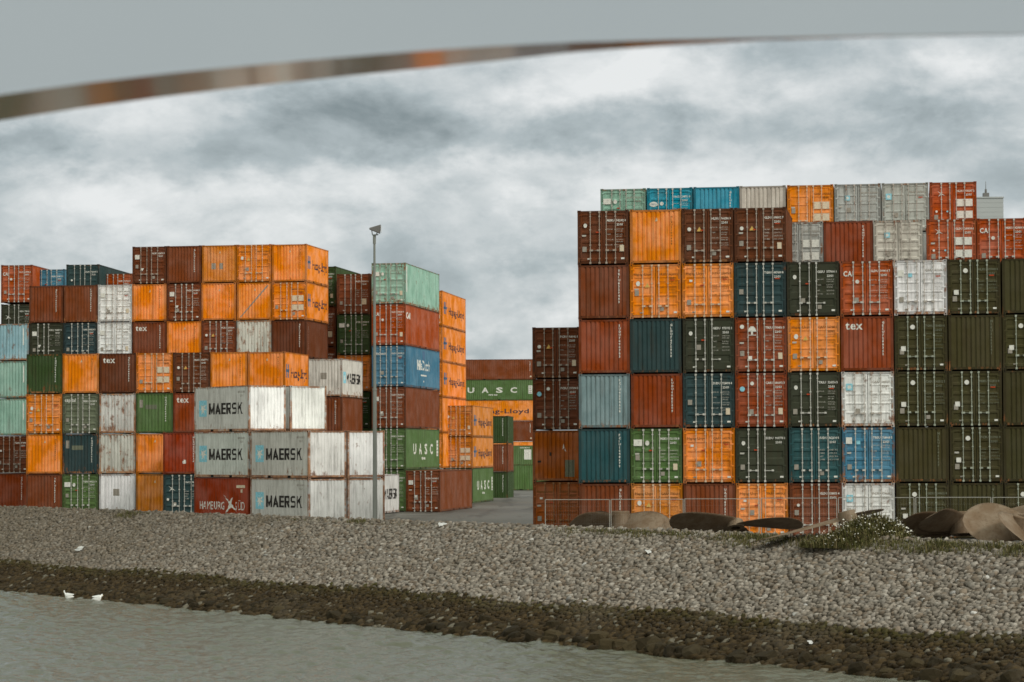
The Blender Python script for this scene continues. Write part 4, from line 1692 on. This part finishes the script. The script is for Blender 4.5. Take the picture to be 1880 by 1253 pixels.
def blade_mesh(Rt, rh, cmax, pit_root, pit_tip, skew, az):
    """One screw blade pointing along azimuth az (hub axis = local z)."""
    nr, nc = 16, 12
    b = MB()
    for side in (1, -1):
        for i in range(nr + 1):
            u = i / nr
            r = rh * 0.80 + (Rt - rh * 0.80) * (1 - (1 - u) ** 1.25)
            c = cmax * (0.55 + 0.95 * u) * max(0.0, 1 - u ** 2.6) ** 0.85
            pt = R(pit_root + (pit_tip - pit_root) * u)
            th0 = az + R(skew) * u * u
            for j in range(nc + 1):
                e = j / nc - 0.5
                tk = (0.085 * (1 - u) + 0.014) * (1 - (2 * e) ** 2) + 0.006
                th = th0 + e * c * math.cos(pt) / max(r, 0.3)
                z = e * c * math.sin(pt) + side * tk / 2
                b.v.append((r * math.cos(th), r * math.sin(th), z))
    m_ = (nr + 1) * (nc + 1)
    for k in (0, 1):
        for i in range(nr):
            for j in range(nc):
                a = k * m_ + i * (nc + 1) + j
                q = [a, a + nc + 1, a + nc + 2, a + 1]
                b.f.append(q if k == 0 else q[::-1])
    for i in range(nr):
        for j in (0, nc):
            a = i * (nc + 1) + j
            q = [a, a + m_, a + m_ + nc + 1, a + nc + 1]
            b.f.append(q if j == 0 else q[::-1])
    b.m = [0] * len(b.f)
    return b.mesh('blade', [BRONZE], True)


def propeller(px, py, Y, Rt, rh, hh, azs, label, tiltx=0, tilty=0, cmax=1.5, pits=(46, 20), skew=18, zoff=0.0):
    p = at(px, py, Y)
    o = empty('ship_propeller', (p.x, p.y, p.z + zoff), 0, R(tiltx), R(tilty))
    hub = MB()
    prof = [(rh * 0.55, -hh * 0.5), (rh * 1.12, -hh * 0.5), (rh * 1.08, -hh * 0.1), (rh, hh * 0.3), (rh * 0.96, hh * 0.47), (rh * 0.90, hh * 0.5), (rh * 0.5, hh * 0.5), (rh * 0.48, hh * 0.2)]
    n = 28
    for r, z in prof:
        for i in range(n):
            a = 2 * math.pi * i / n
            hub.v.append((r * math.cos(a), r * math.sin(a), z))
    for k in range(len(prof) - 1):
        for i in range(n):
            j = (i + 1) % n
            hub.f.append([k * n + i, k * n + j, (k + 1) * n + j, (k + 1) * n + i])
            hub.m.append(0)
    hm = hub.mesh('hub', [BRONZE], False)
    put('hub', hm, o)
    for a in azs:
        put('blade', blade_mesh(Rt, rh, cmax, pits[0], pits[1], skew, R(a)), o)
    tag(o, label, 'propeller', 'ship propellers lying along the bank')
    return o


propeller(1139, 964, 118.6, 2.45, 0.45, 1.16, (176, -10, -58, 100), 'bronze ship propeller with upright cylindrical hub, before the amber doors', cmax=1.95, pits=(50, 30), zoff=0.06)
propeller(1350, 963, 113.0, 3.15, 0.36, 0.36, (186, -2, 95), 'bronze ship propeller with dark blade undersides, before the brown ribbed container', tiltx=-24, tilty=-3, cmax=2.3, pits=(12, 4), zoff=0.0)
propeller(1556, 950, 102.4, 4.1, 0.36, 0.5, (160, 62), 'bronze ship propeller half buried under the flowering weed mound', tilty=-14, tiltx=-5, cmax=1.3, pits=(-14, 3), skew=5)
propeller(1770, 962, 104.0, 2.75, 0.5, 0.9, (180, 146, 214, 60), 'bronze ship propeller with dark stacked blades beside the weed mound', tiltx=-10, cmax=1.9, pits=(34, 20))
propeller(1878, 968, 100.0, 2.35, 0.5, 0.9, (170, 250, 100, -10), 'pale bronze ship propeller with broad raised blades, partly cut by the picture edge', tiltx=10, tilty=6, cmax=2.5, pits=(-42, -30), skew=6)

# ------------------------------------------------------------------ weeds and grass
def leaf_mat(name, a, b2):
    def bld(t, pos, b, L):
        at_ = t.n('ShaderNodeAttribute', attribute_name='Col')
        L.new(t.mix(t.noise(pos, 3.0, 3), at_.outputs['Color'], (*b2, 1)), b.inputs['Base Color'])
    return tex_mat(name, bld, 0.7)


LEAF = leaf_mat('weed_leaf', (0.08, 0.09, 0.03), (0.075, 0.07, 0.03))


def blades(name, base, length, wid, cols, lean=0.5, parent=None):
    """Bent two-segment grass or leaf blades as one mesh."""
    N = len(base)
    V = np.empty((N, 5, 3))
    az = rng.uniform(0, 2 * np.pi, N)
    ln = rng.uniform(0.1, lean, N)
    dx, dy = np.cos(az), np.sin(az)
    for i in range(N):
        L_ = length[i]
        w = wid[i]
        b0 = np.array(base[i])
        d = np.array([dx[i], dy[i], 0])
        sdir = np.array([-dy[i], dx[i], 0]) * w
        mid = b0 + d * L_ * 0.35 * ln[i] + np.array([0, 0, L_ * 0.6])
        tip = b0 + d * L_ * ln[i] * 1.1 + np.array([0, 0, L_ * (1 - 0.35 * ln[i])])
        V[i] = [b0 - sdir * .6, b0 + sdir * .6, mid - sdir, mid + sdir, tip]
    F = []
    for i in range(N):
        k = 5 * i
        F.append((k, k + 1, k + 3, k + 2))
        F.append((k + 2, k + 3, k + 4))
    me = bpy.data.meshes.new(name)
    me.from_pydata(V.reshape(-1, 3).tolist(), [], F)
    ca_ = me.color_attributes.new('Col', 'FLOAT_COLOR', 'POINT')
    cc = np.ones((N, 5, 4))
    cc[:, :, :3] = np.asarray(cols)[:, None, :]
    ca_.data.foreach_set('color', cc.reshape(-1))
    me.materials.append(LEAF)
    return put(name, me, parent)


def crest_s(px):
    p = at(px, 970, 100)
    d = Vector((p.x / p.y, 1, 0))
    q = d * (P0 / d.dot(BACK))
    return q.dot(DIR)


GC = [np.array([0.105, 0.108, 0.032]), np.array([0.15, 0.132, 0.052]), np.array([0.075, 0.078, 0.025]), np.array([0.20, 0.155, 0.08])]
base, ln_, wd, cl = [], [], [], []


def tuft(px0, px1, n, t0, t1, l0, l1):
    for _ in range(n):
        px = random.uniform(px0, px1)
        t_ = random.uniform(t0, t1)
        p = bank(crest_s(px), t_)
        k = sm(t_)
        z = ZC + SLOPE * t_ if t_ < 0 else ZC * (1 - k) + g(p.x, p.y) * k
        base.append((p.x, p.y, z + 0.02))
        ln_.append(random.uniform(l0, l1))
        wd.append(random.uniform(0.008, 0.018))
        cl.append(GC[random.randrange(4)] * random.uniform(0.7, 1.5))


for _ in range(90):
    c = random.uniform(1040, 1890)
    w_ = random.uniform(6, 26)
    tuft(c - w_, c + w_, int(w_ * 4), random.uniform(-0.7, 0.1), random.uniform(0.2, 0.7), 0.05, random.uniform(0.14, 0.36))
tuft(1040, 1240, 700, -0.1, 0.6, 0.08, 0.30)
for _ in range(50):
    c = random.uniform(1330, 1890)
    w_ = random.uniform(6, 22)
    tuft(c - w_, c + w_, int(w_ * 5), random.uniform(-1.2, -0.2), random.uniform(0.0, 0.6), 0.08, random.uniform(0.2, 0.46))
tuft(1340, 1890, 1200, -0.9, 0.6, 0.06, 0.25)
tuft(225, 258, 260, -0.7, 0.35, 0.12, 0.34)
tuft(640, 672, 260, -0.2, 0.5, 0.1, 0.34)
tuft(530, 560, 120, 0.0, 0.5, 0.08, 0.2)
tuft(262, 275, 60, 0.0, 0.4, 0.1, 0.28)
tuft(20, 1040, 900, -0.2, 0.5, 0.05, 0.16)
o = blades('grass', base, ln_, wd, cl)
tag(o, 'rough grass along the top of the bank', None, None, 'stuff')

# mound of flowering weeds
pc = at(1572, 985, 101.2)
root = empty('flowering_weeds', (pc.x, pc.y, 0.35))
tag(root, 'mound of green weeds with small white flowers between the propellers', 'weeds')
earth = MB()
n1, n2 = 28, 9


def mound(u, a):
    """u 0 centre .. 1 rim"""
    rx, ry = 2.35, 1.6
    h = 1.10 * (1 - u ** 2.2) * (1 + 0.10 * math.sin(3 * a + 1) + 0.06 * math.sin(7 * a))
    # long low shoulder on the left, steep on the right
    x = rx * u * math.cos(a)
    x = x * (1.1 if x < 0 else 0.9) + 0.35
    h *= 0.40 + 0.62 * sm((x + 2.0) / 3.0)
    return Vector((x, ry * u * math.sin(a), h))


for i in range(n2 + 1):
    for j in range(n1):
        q = mound(i / n2, 2 * math.pi * j / n1)
        earth.v.append((q.x, q.y, q.z - 0.35 - 0.25 * (i / n2)))
for i in range(n2):
    for j in range(n1):
        k = (j + 1) % n1
        earth.f.append([i * n1 + j, (i + 1) * n1 + j, (i + 1) * n1 + k, i * n1 + k])
        earth.m.append(0)
put('earth', earth.mesh('earth', [bpy.data.materials['dark_soil']], True), root)
base, ln_, wd, cl = [], [], [], []
fl = MB()
for _ in range(7500):
    u = random.random() ** 0.55
    q = mound(u, random.uniform(0, 6.2832))
    q.z = max(0, q.z - 0.12 + random.uniform(-0.05, 0.03))
    base.append(tuple(q))
    ln_.append(random.uniform(0.10, 0.34))
    wd.append(random.uniform(0.012, 0.034))
    cl.append(GC[random.choice((0, 0, 1, 1, 2, 3))] * random.uniform(0.7, 1.5))
for _ in range(420):
    u = random.random() ** 0.5 * 1.12
    q = mound(min(u, 1.0), random.uniform(0, 6.2832)) * (max(1.0, u))
    base.append((q.x, q.y, max(0, q.z - 0.15)))
    ln_.append(random.uniform(0.35, 0.75))
    wd.append(random.uniform(0.008, 0.014))
    cl.append(GC[random.choice((1, 3, 3))] * random.uniform(0.8, 1.3))
lf = blades('foliage', base, ln_, wd, cl, 0.9, root)
lf['kind'] = 'stuff'
for _ in range(520):
    u = random.random() ** 0.5
    a = random.uniform(0, 6.2832)
    q = mound(u, a)
    if q.x < -1.2 and random.random() < 0.6: continue
    q.z += random.uniform(0.02, 0.34)
    r = random.uniform(0.012, 0.026) * random.choice((1, 1, 1.5, 2))
    nrm = Vector((random.uniform(-.6, .6), random.uniform(-1, .1), 1)).normalized()
    e1 = nrm.orthogonal().normalized()
    e2 = nrm.cross(e1)
    fl.poly([q + e1 * r * math.cos(t) * (1 if i % 2 else 0.7) + e2 * r * math.sin(t) * (1 if i % 2 else 0.7) + nrm * 0.004 for i, t in enumerate([6.2832 * k / 8 for k in range(8)])])
fo = put('flowers', fl.mesh('flowers', [mat('flower_white', (0.60, 0.58, 0.52), 0.7)]), root)
fo['kind'] = 'stuff'

# ------------------------------------------------------------------ distant tower block behind the right-hand stacks
GM = tex_mat('grey_cladding', lambda t, pos, b, L: L.new(t.mix(t.noise(pos, 0.4, 3), (0.36, 0.385, 0.39, 1), (0.44, 0.46, 0.465, 1)), b.inputs['Base Color']), 0.7)
pt = at(1842, 364, 230)
tw = empty('tower_building', (pt.x - 5, 230, g(pt.x, 230)))
tag(tw, 'grey clad tower top with small mast behind the red orange containers', 'tower')
hz = pt.z - g(pt.x, 230)
b = MB()
for i in range(int(hz / 0.42)):
    z0 = i * hz / int(hz / 0.42)
    z1 = (i + 1) * hz / int(hz / 0.42)
    zm = z0 + (z1 - z0) * 0.8
    b.box(-5, 5, 0, 8, z0, zm)
    b.box(-4.985, 4.985, 0.015, 7.985, zm, z1)
b.box(-5.06, 5.06, -0.06, 8.06, hz, hz + 0.12)
put('wall', b.mesh('wall', [GM]), tw)
am = MB()
am.tube((3.8, 2, hz), (3.8, 2, hz + 1.0), 0.10, n=8)
am.tube((3.8, 2, hz + 1.0), (3.8, 2, hz + 1.75), 0.035, 0.015, n=6)
am.box(3.55, 4.05, 1.7, 2.3, hz + 0.30, hz + 0.65)
put('mast', am.mesh('mast', [HOUSE]), tw)

# ------------------------------------------------------------------ white window surround of the boat, close to the lens
YN = 8.0
near_px = [(-1002, 2300), (-1000, 900), (-950, 690), (-830, 520), (-620, 375), (-380, 280), (-200, 225), (0, 175), (150, 154), (300, 136.5), (450, 121.5), (600, 108), (750, 96), (900, 85.5), (1060, 78), (1230, 73.5), (1400, 70), (1600, 66), (1880, 62), (2100, 60.5), (2400, 62), (2700, 70), (3100, 110), (3450, 210), (3700, 400), (3840, 700), (3842, 2300)]
far_px = [(-942, 2300), (-940, 910), (-890, 715), (-770, 560), (-570, 421), (-350, 328), (-180, 273), (0, 222), (150, 198.5), (300, 178), (450, 160), (600, 144), (750, 128.5), (900, 113), (1060, 95.5), (1230, 83.5), (1400, 74.5), (1600, 68.5), (1880, 63.5), (2100, 62.5), (2400, 65), (2700, 74), (3080, 124), (3410, 236), (3640, 424), (3770, 715), (3772, 2300)]
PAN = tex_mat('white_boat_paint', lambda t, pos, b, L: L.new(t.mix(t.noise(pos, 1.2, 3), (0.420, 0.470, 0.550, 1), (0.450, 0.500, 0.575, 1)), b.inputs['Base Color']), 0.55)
TRIM = mat('polished_edge', (0.30, 0.25, 0.18), 0.14, 0.8)
npts, fpts = [], []
for i, ((a, c), (d, e)) in enumerate(zip(near_px, far_px)):
    en = (828 - c) / FPX
    ef = (828 - e) / FPX
    tgt = -0.014 + 0.045 * sm((a - 100) / 800)
    tn = math.tan((math.atan(ef) + tgt) / 2)
    th = (en - ef) / max(0.012, ef - tn) * YN if ef > 0.06 else 1.0
    th = min(1.45, max(0.07, th))
    npts.append(at(a, c, YN))
    fpts.append(at(d, e, YN + th))
surround = empty('boat_window_surround', (0, YN, 4.2))
tag(surround, 'blurred white curved window surround of the boat across the top', 'window surround')
b = MB()
ZT = 8.2
for i in range(len(npts) - 1):
    a, c, d, e = npts[i], npts[i + 1], fpts[i + 1], fpts[i]
    k = len(b.v)
    b.v += [tuple(a), tuple(c), (c.x, YN, ZT), (a.x, YN, ZT)]
    b.f.append([k, k + 1, k + 2, k + 3])
    b.m.append(0)
    k = len(b.v)
    b.v += [tuple(e), tuple(d), (d.x, d.y, ZT), (e.x, e.y, ZT)]
    b.f.append([k + 3, k + 2, k + 1, k])
    b.m.append(0)
    k = len(b.v)
    b.v += [(a.x, YN, ZT), (c.x, YN, ZT), (d.x, d.y, ZT), (e.x, e.y, ZT)]
    b.f.append([k, k + 1, k + 2, k + 3])
    b.m.append(0)
xl, xr, zb = npts[0].x - 0.0005, npts[-1].x + 0.0005, npts[0].z
b.box(xl - 0.9, xl, YN, YN + 1.0, zb - 0.6, ZT)          # jambs
b.box(xr, xr + 0.9, YN, YN + 1.0, zb - 0.6, ZT)
b.box(xl, xr, YN, YN + 1.0, zb - 0.6, zb)                # sill
pn = b.mesh('panel', [PAN])
o = put('panel', pn, surround)
o.location = (0, -YN, -4.2)
b = MB()
for i in range(len(npts)):
    b.v += [tuple(npts[i]), tuple(fpts[i])]
for i in range(len(npts) - 1):
    b.f.append([2 * i, 2 * i + 1, 2 * i + 3, 2 * i + 2])
    b.m.append(0)
o = put('edge_trim', b.mesh('edge_trim', [TRIM], True), surround)
o.location = (0, -YN, -4.2)

# ================================================================== sky and light
SUN = Vector((0.62, -0.60, 0.62)).normalized()
el = math.asin(SUN.z)
azr = math.atan2(SUN.x, SUN.y)
wd_ = bpy.data.worlds.new('World')
S.world = wd_
wd_.use_nodes = True
t = NT(wd_.node_tree)
bg = wd_.node_tree.nodes['Background']
sky = t.n('ShaderNodeTexSky', sky_type='NISHITA', sun_disc=False, sun_elevation=el, sun_rotation=azr)
tc = t.n('ShaderNodeTexCoord')
dirv = tc.outputs['Generated']
sp = t.n('ShaderNodeSeparateXYZ', ins={0: dirv})
# direction stretched so that clouds lie flat, then warped
mp = t.n('ShaderNodeMapping', ins={'Vector': dirv, 'Scale': (1.0, 1.0, 1.75)}).outputs[0]
wn = t.n('ShaderNodeTexNoise', ins={'Vector': mp, 'Scale': 16.0, 'Detail': 5.0, 'Roughness': 0.6})
wv = t.n('ShaderNodeVectorMath', operation='SUBTRACT', ins={0: wn.outputs['Color'], 1: (0.5, 0.5, 0.5)}).outputs[0]
wv = t.n('ShaderNodeVectorMath', operation='SCALE', ins={0: wv, 3: 0.055}).outputs[0]
dw = t.n('ShaderNodeVectorMath', operation='ADD', ins={0: dirv, 1: wv}).outputs[0]
s2 = t.n('ShaderNodeSeparateXYZ', ins={0: dw})
c1 = t.noise(mp, 9.0, 8, 0.56, 0.5)
c2 = t.noise(mp, 26.0, 7, 0.6, 0.3)
val = t.math('ADD', t.math('MULTIPLY', c1, 0.66), t.math('MULTIPLY', c2, 0.34))
val = t.ramp(val, 0.36, 0.64, -0.20, 0.18)
# lumpy edges where one bank of cloud stands before the next
lump = t.noise(mp, 15.0, 9, 0.58, 0.15)
val = t.math('ADD', val, t.ramp(lump, 0.44, 0.57, -0.06, 0.065))
lump2 = t.noise(t.n('ShaderNodeMapping', ins={'Vector': mp, 'Location': (3.1, 1.7, 0.4)}).outputs[0], 34.0, 8, 0.6, 0.1)
val = t.math('ADD', val, t.ramp(lump2, 0.46, 0.60, -0.035, 0.04))
# large clouds: (photo x, y, half width, half height, amount)
for px, py, wx, wy, am_ in (
        (120, 275, 330, 48, -0.22), (640, 235, 280, 60, -0.22), (1330, 262, 420, 46, -0.20), (860, 470, 200, 70, -0.11), (1150, 420, 200, 50, -0.06),
        (250, 345, 300, 34, 0.10), (880, 320, 330, 38, 0.16), (1130, 160, 260, 50, 0.22), (60, 225, 200, 30, 0.12), (420, 420, 330, 40, 0.06), (1700, 130, 260, 50, 0.10),
        (700, 560, 420, 70, 0.08), (1000, 600, 200, 60, 0.12), (1750, 290, 200, 40, 0.05), (40, 440, 220, 40, -0.05), (520, 300, 240, 26, -0.10), (1420, 110, 140, 40, -0.06), (960, 130, 160, 26, -0.08)):
    x0_ = (px - 940) / FPX
    z0_ = (828 - py) / FPX
    ex = t.math('MULTIPLY', t.math('SUBTRACT', s2.outputs[0], x0_), FPX / wx)
    ez = t.math('MULTIPLY', t.math('SUBTRACT', s2.outputs[2], z0_), FPX / wy)
    q = t.math('ADD', t.math('MULTIPLY', ex, ex), t.math('MULTIPLY', ez, ez))
    gs = t.math('POWER', 2.71828, t.math('MULTIPLY', q, -0.8))
    val = t.math('ADD', val, t.math('MULTIPLY', gs, am_ * 1.25))
val = t.math('ADD', val, 0.66, clamp=True)
cr = t.n('ShaderNodeValToRGB', ins={0: val})
e = cr.color_ramp.elements
e[0].position, e[0].color = 0.08, (0.19, 0.235, 0.25, 1)
e[1].position, e[1].color = 0.95, (0.83, 0.85, 0.85, 1)
m1 = e.new(0.50)
m1.color = (0.44, 0.50, 0.52, 1)
# brighter cloud towards the sun; unseen overhead sky brightened to light the scene
sd = t.n('ShaderNodeVectorMath', operation='DOT_PRODUCT', ins={0: dirv, 1: tuple(SUN)}).outputs['Value']
gain = t.math('ADD', t.ramp(sd, -0.2, 1.0, 1.0, 1.9), t.ramp(sp.outputs[2], 0.2, 0.9, 0.0, 0.35))
cl_ = t.mix(1.0, cr.outputs[0], t.n('ShaderNodeCombineXYZ', ins={0: t.math('MULTIPLY', gain, t.ramp(sp.outputs[1], 0.95, 0.6, 1.0, 1.05)), 1: gain, 2: t.math('MULTIPLY', gain, t.ramp(sp.outputs[1], 0.95, 0.6, 1.0, 0.86))}).outputs[0], 'MULTIPLY')  # sky away from the view direction tinted warmer to warm the light
cl_ = t.n('ShaderNodeVectorMath', operation='SCALE', ins={0: cl_, 3: 10.0}).outputs[0]
mixc = t.mix(0.96, sky.outputs[0], cl_)
wd_.node_tree.links.new(mixc, bg.inputs['Color'])
bg.inputs['Strength'].default_value = 0.10

sl = bpy.data.lights.new('sun', 'SUN')
sl.energy = 1.5
sl.angle = R(10)
sl.color = (1.0, 0.95, 0.87)
so = bpy.data.objects.new('sun', sl)
C.objects.link(so)
so.rotation_euler = SUN.to_track_quat('Z', 'Y').to_euler()

S.view_settings.view_transform = 'Standard'
S.view_settings.look = 'None'
S.view_settings.exposure = -0.02
S.cycles.filter_width = 1.6
S.cycles.max_bounces = 5
